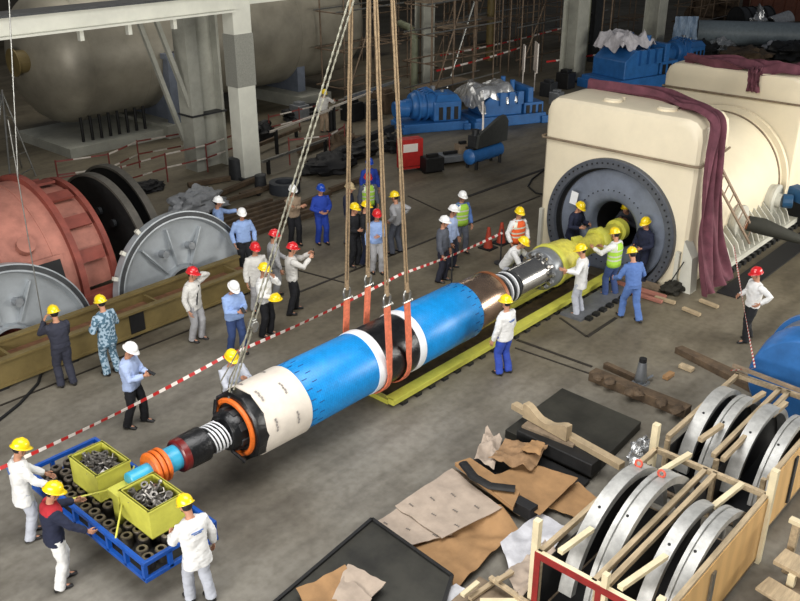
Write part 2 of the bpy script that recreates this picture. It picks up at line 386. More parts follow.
    if helmet:
        b = B(); n = 24; vs = []; fs = []; prof = [(.0, 1.16), (.0, 1.0), (.035, .99), (.07, .9), (.1, .7), (.12, .4), (.128, .05)]
        for i, (h, r) in enumerate(prof):
            for j in range(n):
                a = 2*PI*j/n; fr = 1.0+(.28*max(0, math.cos(a))**2 if i == 0 else 0)
                vs.append(H(-.005+.128*r*fr*math.cos(a), .108*r*math.sin(a), .045+h-(.012 if i == 0 else 0)))
        k = len(prof); fs = [(i*n+j, i*n+(j+1) % n, (i+1)*n+(j+1) % n, (i+1)*n+j) for i in range(k-1) for j in range(n)]+[tuple((k-1)*n+j for j in range(n))]
        b.add(vs, fs)
        for off in (-.025, 0, .025): b.tube([H(-.11, off, .085), H(-.07, off, .145), H(0, off, .172), H(.07, off, .145), H(.11, off, .09)], .009, 6)
        ho = b.build('helmet', HC[helmet], root, True, local=True); sd = ho.modifiers.new('s', 'SOLIDIFY'); sd.thickness = .004; sd.offset = -1
        b = B(); b.tube([H(.03, .082, .05), H(.035, .066, -.05), H(.04, 0, -.125), H(.035, -.066, -.05), H(.03, -.082, .05)], .004, 5); b.build('chin_strap', black, ho, True, local=True)
    if backprint:
        b = B()
        for i, (t, w) in enumerate(((.36, .09), (.335, .06))):
            c = P+D*t-Xv*.146; b.box(c, (.012, w*2, .012), Matrix((Xv, Yv, D)).transposed())
        b.build('back_print', CL['mblue'], root, local=True)
    R = Matrix.Translation(V((x, y, z))) @ Matrix.Rotation(math.radians(head), 4, 'Z')
    return root, [R @ a[2] for a in arms], R
# ---------------------------------------------------------------- the people
def hp(px, py, h=1.75):
    p = gz(px, py, h); return p.x, p.y
PHONE = 'mobile_phone'
def phone(p, label, rz=0, tilt=.5, sz=(.15, .075, .012)):
    b = B(); b.box((0, 0, 0), sz, Euler((0, tilt, 0)).to_matrix() , 0); b.box(V((0, 0, .006)), (sz[0]*.9, sz[1]*.9, .004), Euler((0, tilt, 0)).to_matrix(), 1)
    for v in b.v: v.rotate(Euler((0, 0, rz))); v += V(p)
    tag(b.build(PHONE, [black, dgrey]), label, 'phone')
G1, G2 = (.36, .16, 1.02), (.36, -.16, 1.02)
person('worker in white jacket and grey trousers leaning on far left corner of blue tray', 4.32, 11.42, -15, 'white', 'ltgrey', hem=-.22, hands=((.36, .12, .95), (.4, -.2, .85)), lean=3, hpitch=22, backprint=True)
person('worker in navy jacket with red collar and white trousers pushing blue tray', 4.12, 10.12, -12, 'navy', 'white', hem=-.12, collar='red', hands=((.4, .35, 1.05), (.45, -.28, .85)), lean=4, hpitch=22, hyaw=-15, step=(.05, -.08))
person('worker in white jacket and light blue trousers standing at near end of blue tray', 5.22, 8.42, 85, 'white', 'ltgrey', hem=-.22, hands=((.35, .15, 1.0), (.05, -.32, .78)), lean=6, hpitch=25, step=(.1, -.08), backprint=True)
r, a, R_ = person('white-helmeted man in pale blue shirt and black trousers beside tape, holding phone', 7.14, 12.93, 300, 'pblue', 'black', 'white', hands=((.3, .06, 1.12), (.3, -.06, 1.1)), hem=-.08, hpitch=30, step=(.1, -.1), side=.04, wide=1.12)
phone(R_ @ V((.42, -.0, 1.15)), 'dark phone held by the man in pale blue shirt nearest the blue tray', math.radians(300))
person('worker in dark coverall and yellow helmet by olive beam, leftmost of the standing men', 7.02, 15.2, 85, 'dkcover', 'dkcover', hem=-.02, hands=((.3, .12, 1.35), (.28, -.06, 1.2)), hpitch=14)
person('worker in blue grey camouflage jacket and yellow helmet facing olive beam', 7.88, 14.95, 95, 'camo', 'camo', hem=-.2, hands=((.2, .2, 1.05), (.25, -.15, 1.05)))
r, a, R_ = person('red-helmeted man in white shirt with dark strap, phone at his ear, by beam', 9.93, 14.88, 285, 'offwhite', 'grey', 'red', hem=-.12, hands=((.12, .16, 1.52), (.08, -.27, .82)), lanyard=True, hyaw=15)
phone(R_ @ V((.1, .13, 1.58)), 'dark phone at the ear of the red-helmeted man beside olive beam', math.radians(285), 1.3)
r, a, R_ = person('man in mid blue shirt and jeans with white helmet, looking down at phone', 10.12, 13.75, 262, 'lblue', 'jeans', 'white', hands=((.3, .05, 1.12), (.3, -.06, 1.1)), hpitch=35, wide=1.15, side=.03)
phone(R_ @ V((.4, 0, 1.16)), 'dark phone held low by the man in mid blue shirt and jeans', math.radians(262))
r, a, R_ = person('worker in grey shirt and yellow helmet behind white end of rotor, gripping chain', 8.2, 11.35, 255, 'ltgrey', 'grey', hands=((.38, .1, 1.3), (.38, -.05, 1.15)), hpitch=20)
person('man in light blue shirt and white helmet reaching out behind grey end shield', *hp(216, 196), 320, 'lblue', 'dgrey', 'white', hands=((.5, .25, 1.25), None))
person('man in blue shirt, black trousers and white helmet beside grey end shield', *hp(241, 207), 245, 'lblue', 'black', 'white', hands=((.12, .26, .85), (.12, -.26, .85)))
person('red-helmeted man in light grey jacket standing behind olive beam end', *hp(254, 241), 250, 'offwhite', 'grey', 'red', hem=-.2)
person('red-helmeted man in grey shirt turned sideways, between two other red helmets', *hp(272, 229), 330, 'grey', 'grey', 'red', hands=((.3, .1, .95), None), hyaw=-10)
r, a, R_ = person('man in white shirt and black trousers with yellow helmet, hand near his face', *hp(262, 262), 290, 'white', 'black', 'yellow', hands=((.2, .1, 1.4), (.24, -.1, 1.02)))
hh = B(); q = R_ @ V((.34, -.12, 1.0)); n = 20
hh.lathe(q, (0, 0, 1), [(-.005, .155), (0, .128), (.04, .124), (.08, .105), (.11, .07), (.125, .02), (.126, .001)], 20); hh.tube([q+V((-.12, 0, .05)), q+V((-.06, 0, .12)), q+V((.06, 0, .12)), q+V((.12, 0, .05))], .01, 6)
tag(hh.build('hard_hat', HC['yellow'], None, True), 'yellow hard hat held at the waist of the man in white shirt', 'helmet')
r, a, R_ = person('red-helmeted man in white shirt and black trousers raising a phone to photograph', *hp(290, 242), 325, 'offwhite', 'black', 'red', hands=((.42, .06, 1.42), (.42, -.08, 1.36)), lanyard=True, step=(.08, -.1), side=.05)
phone(R_ @ V((.53, 0, 1.47)), 'dark phone raised by the red-helmeted man in black trousers', math.radians(325), 1.4)
person('man in tan shirt and black trousers, arms folded, white helmet', *hp(292, 184), 255, 'khaki', 'black', 'white', hands=((.24, -.1, 1.2), (.25, .1, 1.17)))
person('man in royal blue coverall and blue helmet standing with arms down', *hp(320, 183), 250, 'blue', 'blue', 'blue', hands=((.2, .12, 1.0), (.2, -.12, 1.0)))
person('man in dark clothes and tan helmet beside the blue coveralled man', *hp(348, 182), 300, 'navy', 'dgrey', 'tan')
person('worker in black with yellow helmet behind leftmost rope, back turned', *hp(353, 202), 280, 'black', 'black', 'yellow', hands=((.2, .1, 1.05), (.2, -.1, 1.05)))
person('worker in black with yellow helmet between the left ropes', *hp(364.5, 200), 300, 'black', 'navy', 'yellow')
person('red-helmeted worker in yellow green safety vest behind the ropes', *hp(367.5, 172), 240, 'dgrey', 'navy', 'red', vest='green')
person('worker in blue coverall and blue helmet, farthest back behind the ropes', *hp(369, 157), 240, 'blue', 'navy', 'blue')
person('red-helmeted man in light blue shirt standing right behind the ropes', *hp(376.5, 208), 235, 'lblue', 'grey', 'red', hands=((.28, .0, 1.1), (.1, -.27, .8)))
person('worker in grey shirt and yellow helmet, hands on hips, behind right rope', *hp(396, 191), 100, 'grey', 'dgrey', 'yellow', hands=((-.02, .33, 1.02), (-.02, -.33, 1.02)), side=.04)
person('man in dark grey shirt and white helmet nearest the striped tape stand', *hp(443, 215), 290, 'dgrey', 'dkcover', 'white')
person('man in pale blue shirt and white helmet between two bystanders', *hp(452, 204), 290, 'pblue', 'dkcover', 'white')
person('man in yellow green safety vest and white helmet beside two bystanders', *hp(462, 190), 250, 'mblue', 'dgrey', 'white', vest='green', step=(.1, -.05))
person('worker in orange safety vest and yellow helmet beside the generator', *hp(519, 206), 250, 'white', 'dkcover', 'yellow', vest='orange', hands=((.12, .27, .85), (.12, -.27, .85)))
person('worker in white shirt and yellow helmet bending over the shaft coupling', *hp(513, 240, 1.5), 285, 'white', 'ltgrey', 'yellow', lean=32, hands=((.55, .15, 1.0), (.5, -.3, .9)), hem=-.1)
person('worker in navy jacket and yellow helmet inside left of generator opening', *hp(577, 199), 265, 'navy', 'navy', 'yellow', hem=-.18, lean=8, hpitch=25, hands=((.3, .2, 1.1), (.3, -.2, 1.1)))
person('worker in white coverall and yellow helmet reaching to the coupling flange', 16.62, 9.42, 115, 'white', 'ltgrey', 'yellow', hem=-.2, hands=((.3, .5, 1.25), (.3, .05, 1.05)), hpitch=20, backprint=True)
person('worker in yellow green vest and jeans with hands on yellow shaft', 18.02, 9.38, 85, 'white', 'jeans', 'yellow', vest='green', hands=((.4, .3, 1.2), (.38, -.05, 1.15)), hpitch=18, step=(.1, -.05))
person('worker in mid blue coverall and yellow helmet striding beside the generator', 17.15, 8.42, 62, 'mblue', 'mblue', 'yellow', hem=-.02, lean=12, step=(.16, -.26), hands=((.3, .28, .95), (.22, -.25, .9)), hpitch=18)
person('worker in navy coverall and yellow helmet at right of generator opening', *hp(648, 216), 165, 'navy', 'navy', 'yellow', hem=-.02, hands=((.25, .14, 1.0), (.22, -.14, 1.0)), hpitch=18)
person('red-helmeted man in white shirt and black trousers standing alone at right', 17.92, 5.98, 140, 'white', 'black', 'red', hands=((.02, .3, 1.02), (.22, -.2, 1.02)), step=(.1, -.1))
person('worker in white jacket and bright blue trousers alone beside near yellow rail', 13.2, 9.06, 88, 'white', 'brightblue', 'yellow', hem=-.1, hpitch=6, step=(.03, -.03), backprint=True)
person('distant worker in grey shirt climbing among scaffold under the tank', *hp(323, 88), 250, 'offwhite', 'khaki', 'yellow', hands=((.4, .3, 1.3), None), vox=.02, lean=10)
person('worker in yellow helmet inside the dark generator bore', 20.85, 10.54, 180, 'dgrey', 'dkcover', 'yellow', squat=.6, step=(.4, .32), lean=46, hyaw=0, hpitch=-20, z=.5, vox=.018, hands=((.35, .15, .5), (.35, -.15, .5)))
flush()
# ---------------------------------------------------------------- setting
def struct(o): o['kind'] = 'structure'; return o
fl = mat('floor_concrete', (150, 140, 124), .62, var=.1)
nt = fl.node_tree; N = nt.nodes; L = nt.links
b_ = N['Principled BSDF']
for n in list(N):
    if n.type in ('VALTORGB', 'TEX_NOISE'): N.remove(n)
mp = [n for n in N if n.type == 'MAPPING'][0]
tcn = [n for n in N if n.type == 'TEX_COORD'][0]
gp = N.new('ShaderNodeNewGeometry'); L.new(gp.outputs['Position'], mp.inputs[0])
def nz(sc, det=6, st=None):
    t = N.new('ShaderNodeTexNoise'); t.inputs['Scale'].default_value = sc; t.inputs['Detail'].default_value = det
    if st:
        m2 = N.new('ShaderNodeMapping'); m2.inputs['Scale'].default_value = st; L.new(gp.outputs['Position'], m2.inputs[0]); L.new(m2.outputs[0], t.inputs['Vector'])
    else: L.new(mp.outputs[0], t.inputs['Vector'])
    return t
def ramp(fac, stops):
    r = N.new('ShaderNodeValToRGB'); L.new(fac, r.inputs[0]); e = r.color_ramp.elements
    while len(e) < len(stops): e.new(.5)
    for i, (p, c) in enumerate(stops): e[i].position = p; e[i].color = (*lin(c), 1)
    return r
r1 = ramp(nz(.35, 8).outputs['Fac'], [(.3, (97, 91, 80)), (.5, (121, 117, 107)), (.7, (137, 133, 124))])
r2 = ramp(nz(.6, 10, (1, 3.5, 1)).outputs['Fac'], [(.36, (120, 110, 100)), (.55, (255, 255, 255))])
r3 = ramp(nz(7, 8).outputs['Fac'], [(.3, (205, 202, 198)), (.6, (255, 255, 255))])
def mul(a, b, f):
    m = N.new('ShaderNodeMixRGB'); m.blend_type = 'MULTIPLY'; m.inputs[0].default_value = f; L.new(a, m.inputs[1]); L.new(b, m.inputs[2]); return m.outputs[0]
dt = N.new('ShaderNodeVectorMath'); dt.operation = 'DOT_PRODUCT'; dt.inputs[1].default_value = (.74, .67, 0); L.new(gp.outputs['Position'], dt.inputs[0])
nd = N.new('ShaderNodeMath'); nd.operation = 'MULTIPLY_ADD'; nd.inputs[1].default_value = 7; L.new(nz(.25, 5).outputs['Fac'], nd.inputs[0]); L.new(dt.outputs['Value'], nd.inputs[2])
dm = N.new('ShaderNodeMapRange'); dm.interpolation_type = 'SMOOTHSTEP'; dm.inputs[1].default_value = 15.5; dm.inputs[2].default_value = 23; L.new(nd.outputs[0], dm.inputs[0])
far_brown = N.new('ShaderNodeMixRGB'); far_brown.blend_type = 'MULTIPLY'; far_brown.inputs[2].default_value = (.84, .77, .62, 1); L.new(dm.outputs[0], far_brown.inputs[0]); L.new(mul(mul(r1.outputs[0], r2.outputs[0], .35), r3.outputs[0], .6), far_brown.inputs[1])  # floor colour turns browner and darker with distance, edge broken by noise
L.new(far_brown.outputs[0], b_.inputs['Base Color'])
rr = N.new('ShaderNodeMapRange'); rr.inputs[3].default_value = .42; rr.inputs[4].default_value = .75; L.new(nz(.8, 5).outputs['Fac'], rr.inputs[0]); L.new(rr.outputs[0], b_.inputs['Roughness'])
# pit under the generator: the floor is built round it
PX0, PX1, PY0, PY1 = 19.3, 27.6, 8.75, 11.85
b = B(); Zf = -.4
for x0, x1, y0, y1 in ((-12, PX0, -14, 60), (PX1, 95, -14, 60), (PX0, PX1, -14, PY0), (PX0, PX1, PY1, 60)): b.bb(x0, x1, y0, y1, Zf, 0)
for x0, x1, y0, y1 in ((PX0, PX0+.02, PY0, PY1), (PX1-.02, PX1, PY0, PY1), (PX0, PX1, PY0, PY0+.02), (PX0, PX1, PY1-.02, PY1)): b.bb(x0, x1, y0, y1, -1.2, -.001)
b.bb(PX0, PX1, PY0, PY1, -1.25, -1.2)
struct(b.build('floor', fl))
wallm = mat('hall_wall', (84, 80, 72), .85, var=.15, scale=.5)
for nm, a in (('wall_back', (-12, 95, 58, 58.3, 0, 13)), ('wall_end', (92, 92.3, -14, 58, 0, 13)), ('wall_left', (-12.3, -12, -14, 58, 0, 13))):
    b = B(); b.bb(*a); struct(b.build(nm, wallm))
# floor joints and steel tracks
def strip(nm, p, q, w, m, lab, cat='track', z=.006, grp=None):
    b = B(); b.beam(V((p[0], p[1], z/2)), V((q[0], q[1], z/2)), w, z) ; return tag(b.build(nm, m), lab, cat, grp)
trk = mat('track_steel', (52, 46, 40), .6, .2, var=.2)
def st2(p, q, w, lab, grp=None): a = gz(*p); c = gz(*q); return strip('floor_track', a, c, w, trk, lab, 'floor track', .012, grp)
st2((467, 197), (545, 169), .14, 'dark steel track in floor running toward left of generator front')
st2((300, 292), (540, 196), .07, 'thin dark floor track behind the bystanders, reaching generator corner')
st2((0, 406), (190, 330), .05, 'thin dark floor line along foot of olive beam')
st2((517, 340), (592, 367), .07, 'dark floor track from near rail to timber block')
st2((515, 348), (590, 374), .04, 'thin floor groove beside the dark track near timber block')
st2((240, 255), (345, 283), .05, 'thin dark floor line crossing behind men with red helmets')
st2((408, 196), (440, 211), .05, 'short dark floor line behind the bystanders')
st2((587, 337), (560, 318), .05, 'L-shaped floor line beside the grey skid, short arm'); st2((587, 337), (616, 318), .08, 'L-shaped floor line beside the grey skid, long arm')
# ---------------------------------------------------------------- generator rotor
AY_, AZ_ = 10.2, 1.05
ro = thing('generator_rotor', 'long blue and black wrapped generator rotor hanging from orange slings', 'generator rotor', (11, AY_, .43))
def rl(name, prof, m, n=48, smooth=True, parent=None, mi=0):
    b = B(); b.lathe((0, AY_, AZ_), (1, 0, 0), prof, n, mi=mi); return b.build(name, m, parent or ro, smooth)
def solid(x0, x1, r, e=.012): return [(x0, .001), (x0, r-e), (x0+e, r), (x1-e, r), (x1, r-e), (x1, .001)]
rl('shaft_tip', solid(5.36, 5.75, .13), cyan)
for x in (5.72, 5.81, 5.9): rl('slip_ring', solid(x, x+.075, .27, .02), orangew)
rl('shaft_sleeve', solid(5.98, 6.22, .2), cyan)
rl('shaft_collar', solid(6.2, 6.34, .27, .02), darkred)
rl('wrapped_journal', [(6.32, .001), (6.32, .26), (6.38, .28), (6.68, .285), (6.73, .23), (7.2, .21), (7.2, .001)], blackm)
b = B()
for k in range(4):
    for sg in (1, -1):
        pts = [];
        for i in range(17):
            t = i/16*PI*1.6*sg+.8; x = 6.74+.07*k+i/16*.24*(1 if sg > 0 else -1)+(.0 if sg > 0 else .24); pts.append((x, AY_+.238*math.cos(t), AZ_+.238*math.sin(t)))
        b.tube(pts, .014, 5)
b.build('white_lacing', white, ro, True)
rl('fan_hub', [(7.08, .001), (7.08, .3), (7.13, .34), (7.4, .36), (7.4, .001)], blackm)
rl('end_plate', [(7.34, .2), (7.34, .57), (7.37, .61), (7.52, .62), (7.55, .61), (7.55, .001)], blackm, 10)
rl('orange_lead_ring', [(7.32, .42), (7.28, .44), (7.28, .49), (7.32, .51), (7.36, .5), (7.36, .42)], orangew)
b = B()
for k in range(8):
    t = 2*PI*k/8+.3; c = V((7.28, AY_+.3*math.cos(t), AZ_+.3*math.sin(t))); b.box(c, (.16, .13, .13), Euler((t, 0, 0)).to_matrix())
b.build('coil_lead_block', dgrey, ro, bevel=.01)
b = B(); b.tube([(7.26, AY_+.35, AZ_+.4), (7.16, AY_+.28, AZ_+.22), (7.11, AY_-.2, AZ_-.28), (7.18, AY_-.38, AZ_-.4), (7.3, AY_-.2, AZ_-.56)], .035, 8); b.build('lead_cable', blackm, ro, True)
# paper wrapped retaining ring
b = B(); b.lathe((0, AY_, AZ_), (1, 0, 0), [(7.53, .001), (7.53, .6), (7.56, .615), (8.46, .625), (8.48, .6), (8.48, .001)], 64)
rnd = random.Random(3)
for i, v in enumerate(b.v):
    if abs(V((0, v.y-AY_, v.z-AZ_)).length-.62) < .03:
        n_ = noise.noise(v*3)*.012; v.y += n_; v.z += n_; v.x += noise.noise(v*2.2)*.03
prm = mat('printed_wrap_paper', (216, 207, 194), .7, var=.06, scale=3, bump=.5)
b.build('paper_wrap', prm, ro, True)
for (xx, t) in ((7.65, 1.9), (8.1, 2.0), (7.7, 2.8), (8.15, 2.9), (7.62, 1.1), (8.15, 1.0)):
    b = B()
    for k in range(5):
        tt = t+k*.075; b.box((xx+(k % 2)*.012, AY_+.629*math.cos(tt), AZ_+.629*math.sin(tt)), (.035, .04, .004), Euler((tt-PI/2, 0, 0)).to_matrix())
    b.build('paper_print_mark', mat('print_grey', (150, 144, 138), .7), ro)
rl('rotor_body_blue_wrap', [(8.44, .001), (8.44, .59), (8.46, .602), (10.12, .602), (10.14, .001)], rotblue, 64)
rl('white_tape_band', [(10.12, .59), (10.12, .613), (10.14, .618), (10.3, .618), (10.32, .613), (10.32, .59)], white, 64)
rl('rotor_body_black_wrap', [(10.3, .001), (10.3, .595), (10.6, .6), (11.0, .596), (11.25, .595), (11.25, .001)], blackm, 64)
rl('white_tape_band', [(11.24, .59), (11.24, .613), (11.26, .618), (11.4, .618), (11.42, .613), (11.42, .59)], white, 64)
rl('rotor_body_blue_wrap', [(11.4, .001), (11.4, .59), (11.42, .602), (13.2, .6), (13.24, .57), (13.24, .001)], rotblue, 64)
b = B()
for xx in (8.55, 13.0):
    for k in range(40):
        b = B(); t = 2*PI*k/40; b.box((xx+(.16 if k % 2 else .0), AY_+.603*math.cos(t), AZ_+.603*math.sin(t)), (.11, .014, .006), Euler((t-PI/2, 0, 0)).to_matrix())
        b.build('slot_vent', mat('vent_blue', (10, 60, 120), .6), ro)
rl('retaining_ring', [(13.2, .001), (13.2, .53), (13.24, .55), (14.1, .55), (14.15, .53), (14.15, .001)], copper, 64)
rl('retaining_ring_edge', [(14.1, .4), (14.1, .556), (14.18, .556), (14.2, .54), (14.2, .4)], mat('rust_edge', (150, 92, 56), .5, .3), 64)
rl('shaft_neck', solid(14.15, 15.1, .22), dgrey)
for k in range(7): rl('fan_blade_ring', [(14.26+k*.1, .22), (14.26+k*.1, .35), (14.28+k*.1, .36), (14.3+k*.1, .35), (14.3+k*.1, .22)], white if k % 2 else dgrey)
rl('shaft_journal', [(14.98, .001), (14.98, .31), (15.02, .33), (16.0, .33), (16.06, .36), (16.06, .001)], steel)
rl('coupling_flange', [(16.05, .001), (16.05, .46), (16.08, .48), (16.34, .48), (16.36, .46), (16.36, .001)], alu)
for k in range(12):
    t = 2*PI*k/12; b = B(); b.cyl((15.95, AY_+.39*math.cos(t), AZ_+.39*math.sin(t)), (16.1, AY_+.39*math.cos(t), AZ_+.39*math.sin(t)), .055, 6); b.build('coupling_bolt', steel, ro)
rl('yellow_flange_rim', [(16.36, .001), (16.36, .5), (16.4, .52), (16.48, .52), (16.5, .5), (16.5, .001)], yellow)
b = B(); b.lathe((0, AY_, AZ_), (1, 0, 0), [(16.5, .001), (16.5, .48), (16.9, .45), (17.2, .42), (17.45, .3), (17.7, .24), (18.1, .22), (18.4, .24), (18.75, .22), (19.1, .2), (19.8, .2), (19.82, .001)], 32)
for v in b.v:
    k = noise.noise(v*4)*.035; v.y += k; v.z += k
b.build('yellow_shaft_wrap', yelltape, ro, 60)
rl('yellow_shaft_hub', [(18.5, .2), (18.5, .31), (18.56, .33), (18.72, .33), (18.78, .31), (18.78, .2)], yellow, 8, 30)
rl('yellow_shaft_hub', [(19.5, .15), (19.5, .29), (19.7, .29), (19.7, .15)], yellow, 24)
b = B()
for sx in (0,): b.prism([(17.5+sx, AY_-.03, AZ_-.45), (18.2+sx, AY_-.03, AZ_-.2), (17.8+sx, AY_-.03, AZ_+.35), (17.4+sx, AY_-.03, AZ_+.42)], (0, .06, 0))
b.build('yellow_gusset', yellow, ro)
# ---------------------------------------------------------------- slings, shackles, ropes
HK = gy(368, -232, 10.2)
slx = [((387, 305), (347, 298), 'left'), ((407, 301), (368, 285), 'right')]
ropes = []
for (pn, pf, wd) in slx:
    N_ = gy(*pn, 9.56); Fp = gy(*pf, 10.84); N_.z -= .0
    pts = []; nrm = .66
    a = V((N_.x, N_.y, N_.z)); pts = [a]
    for k in range(1, 4): pts.append(V((a.x+(10.98 if wd == 'left' else 11.38)*0, a.y, a.z)).lerp(V((a.x, AY_-.655, AZ_+.15)), k/4))
    for k in range(15):
        t = math.radians(172+k*(196/14)); pts.append(V((0, AY_+.648*math.cos(t), AZ_+.648*math.sin(t))))
    for k in range(1, 4): pts.append(V((0, AY_+.655, AZ_+.1)).lerp(V((0, Fp.y, Fp.z)), k/4))
    pts.append(Fp.copy())
    for i, p in enumerate(pts): p.x = N_.x+(Fp.x-N_.x)*i/(len(pts)-1)
    b = B(); w = .085; vs = []
    for i, p in enumerate(pts):
        d = (pts[min(i+1, len(pts)-1)]-pts[max(i-1, 0)]); d.x = 0; o_ = V((0, d.z, -d.y)).normalized()*.014
        wi = w*(.8+.25*math.sin(i*.9)) if 3 < i < 19 else w*.85
        vs += [p+V((-wi, 0, 0))+o_, p+V((wi, 0, 0))+o_, p+V((wi, 0, 0))-o_, p+V((-wi, 0, 0))-o_]
    k = len(pts); b.add(vs, [(i*4+j, i*4+(j+1) % 4, (i+1)*4+(j+1) % 4, (i+1)*4+j) for i in range(k-1) for j in range(4)]+[(0, 1, 2, 3), tuple((k-1)*4+j for j in (3, 2, 1, 0))])
    tag(b.build('webbing_sling', sling, None, 60), 'orange webbing sling around black middle of rotor, %s of the two' % wd, 'lifting sling')
    for P_, side in ((N_, 'near'), (Fp, 'far')):
        lab = 'galvanised bow shackle on %s side of the %s orange sling' % (side, wd)
        t = thing('bow_shackle', lab, 'shackle', P_)
        b = B(); pts = [P_+V((.075*math.sin(a_)*1.1, 0, .1-.1*math.cos(a_)-.02)) for a_ in [math.radians(v) for v in range(-150, 151, 25)]]
        pts = [P_+V((-.055, 0, -.02))]+[P_+V((.085*math.sin(a_), 0, .13-.085*math.cos(a_)*-1)) for a_ in [math.radians(v) for v in (-100, -60, -25, 0, 25, 60, 100)]]+[P_+V((.055, 0, -.02))]
        b.tube(pts, .02, 8); b.build('bow', galv, t, True)
        b = B(); b.cyl(P_+V((-.1, 0, -.01)), P_+V((.1, 0, -.01)), .022, 8); b.cyl(P_+V((.1, 0, -.01)), P_+V((.13, 0, -.01)), .035, 6); b.build('pin', galv, t)
        top = HK+V((.15 if wd == 'right' else -.15, .12 if side == 'far' else -.12, 0)); lo = P_+V((0, 0, .2))
        tr = thing('wire_rope', 'brown crane rope from %s shackle of the %s sling up to the crane' % (side, wd), 'rope', lo)
        d = (top-lo).normalized(); sd = d.cross(V((0, 1, 0))).normalized()
        for sg in (-1, 1):
            b = B(); pts = []
            for i in range(60):
                q = lo.lerp(top, i/59); q += sd*sg*(.028+.004*math.sin(i)); pts.append(q)
            b.tube(pts, .019, 6); b.build('rope_leg', ropem, tr, True)
        b = B(); b.cyl(lo-V((0, 0, .02)), lo+d*.16, .05, 10, r2=.035); b.build('rope_eye', ropem, tr, True)
t = thing('crane_hook', 'yellow crane hook block above the slings', 'crane hook', HK-V((0, 0, .3)))
b = B(); b.box(HK+V((0, 0, .9)), (.9, .5, .8)); b.build('hook_block', mat('crane_yellow', (220, 180, 30), .5), t, bevel=.06)
b = B(); b.tube([HK+V((0, 0, .5)), HK+V((0, 0, .25)), HK+V((.25, 0, .1)), HK+V((.22, 0, -.12)), HK+V((0, 0, -.22)), HK+V((-.22, 0, -.1)), HK+V((-.26, 0, .08))], [.07, .08, .09, .09, .09, .07, .03], 10); b.build('hook', dgrey, t, True)
b = B(); [b.cyl(HK+V((x, y, 1.2)), HK+V((x, y, 6)), .02, 6) for x in (-.3, .3) for y in (-.12, .12)]; b.build('hoist_rope', dgrey, t)
# chain hoist to shaft end
lo = V((7.4, AY_+.1, AZ_+.5)); t = thing('chain_hoist', 'long slanting chain hoist from crane hook to end plate of rotor', 'chain hoist', lo)
for k, (dx, q) in enumerate(((-.045, V((1.3, .2, 0))), (.045, V((1.42, .2, 0))))):
    b = B(); a = lo+V((dx, 0, .1)); c = HK+q; n = 150
    b.tube([a.lerp(c, i/n) for i in range(n+1)], [.009 if i % 2 else .019 for i in range(n+1)], 5); b.build('chain', ropeg, t)
b = B(); b.tube([lo+V((0, 0, -.08)), lo+V((.07, 0, 0)), lo+V((0, 0, .08)), lo+V((-.07, 0, 0)), lo+V((0, 0, -.08))], .02, 6); b.build('lower_hook', galv, t, True)
b = B(); c = lo.lerp(HK+V((1.3, .2, 0)), .12); b.cyl(c+V((0, -.06, 0)), c+V((0, .06, 0)), .075, 16); b.box(c, (.08, .1, .22)); b.build('hoist_body', galv, t, bevel=.01)
b = B(); pts = [lo.lerp(HK+V((1.3, .2, 0)), .1)+V((.1, .05, 0)), lo+V((.25, .35, .1)), lo+V((.2, .5, -.5)), lo+V((.05, .35, .1)), lo.lerp(HK+V((1.3, .2, 0)), .1)+V((-.02, .05, 0))]; b.tube(pts, .012, 5); b.build('hand_chain', ropeg, t)
# ---------------------------------------------------------------- rails under the rotor
rt = thing('skid_rail', 'near yellow skid rail on floor below the rotor', 'rail', (14, 9.85, 0))
b = B(); b.bb(10.7, 18.9, 9.8, 9.94, .06, .2); b.bb(10.7, 18.9, 9.76, 9.98, .18, .215); b.build('beam', yellow, rt)
for i in range(20): b = B(); b.bb(10.9+i*.41, 11.05+i*.41, 9.74, 10.0, 0, .06); b.build('foot', darkst, rt)
rt = thing('skid_rail', 'far yellow skid rail on floor behind the rotor', 'rail', (14, 10.75, 0))
b = B(); b.bb(10.85, 18.9, 10.62, 10.76, .06, .2); b.bb(10.85, 18.9, 10.58, 10.8, .18, .215); b.build('beam', yellow, rt)
for i in range(19): b = B(); b.bb(10.95+i*.41, 11.1+i*.41, 10.56, 10.82, 0, .06); b.build('foot', darkst, rt)
b = B(); b.bb(10.74, 10.86, 9.99, 10.57, 0, .1); tag(b.build('cross_bar', yellow), 'short yellow bar joining the near ends of the skid rails', 'bar')
b = B(); b.bb(10.9, 18.8, 10.02, 10.54, 0, .03); tag(b.build('floor_plate', brownb), 'dark steel floor plate lying between the yellow rails', 'plate')
gs = thing('grey_skid', 'grey toothed skid beside near rail under the workers', 'skid', (17.6, 9.4, 0))
b = B(); b.bb(16.3, 18.9, 9.14, 9.7, .0, .06); b.build('skid_plate', mat('skid_grey', (96, 98, 102), .6), gs)
for i in range(8): b = B(); b.bb(16.45+i*.31, 16.6+i*.31, 9.0, 9.14, 0, .07); b.build('tooth', darkst, gs)
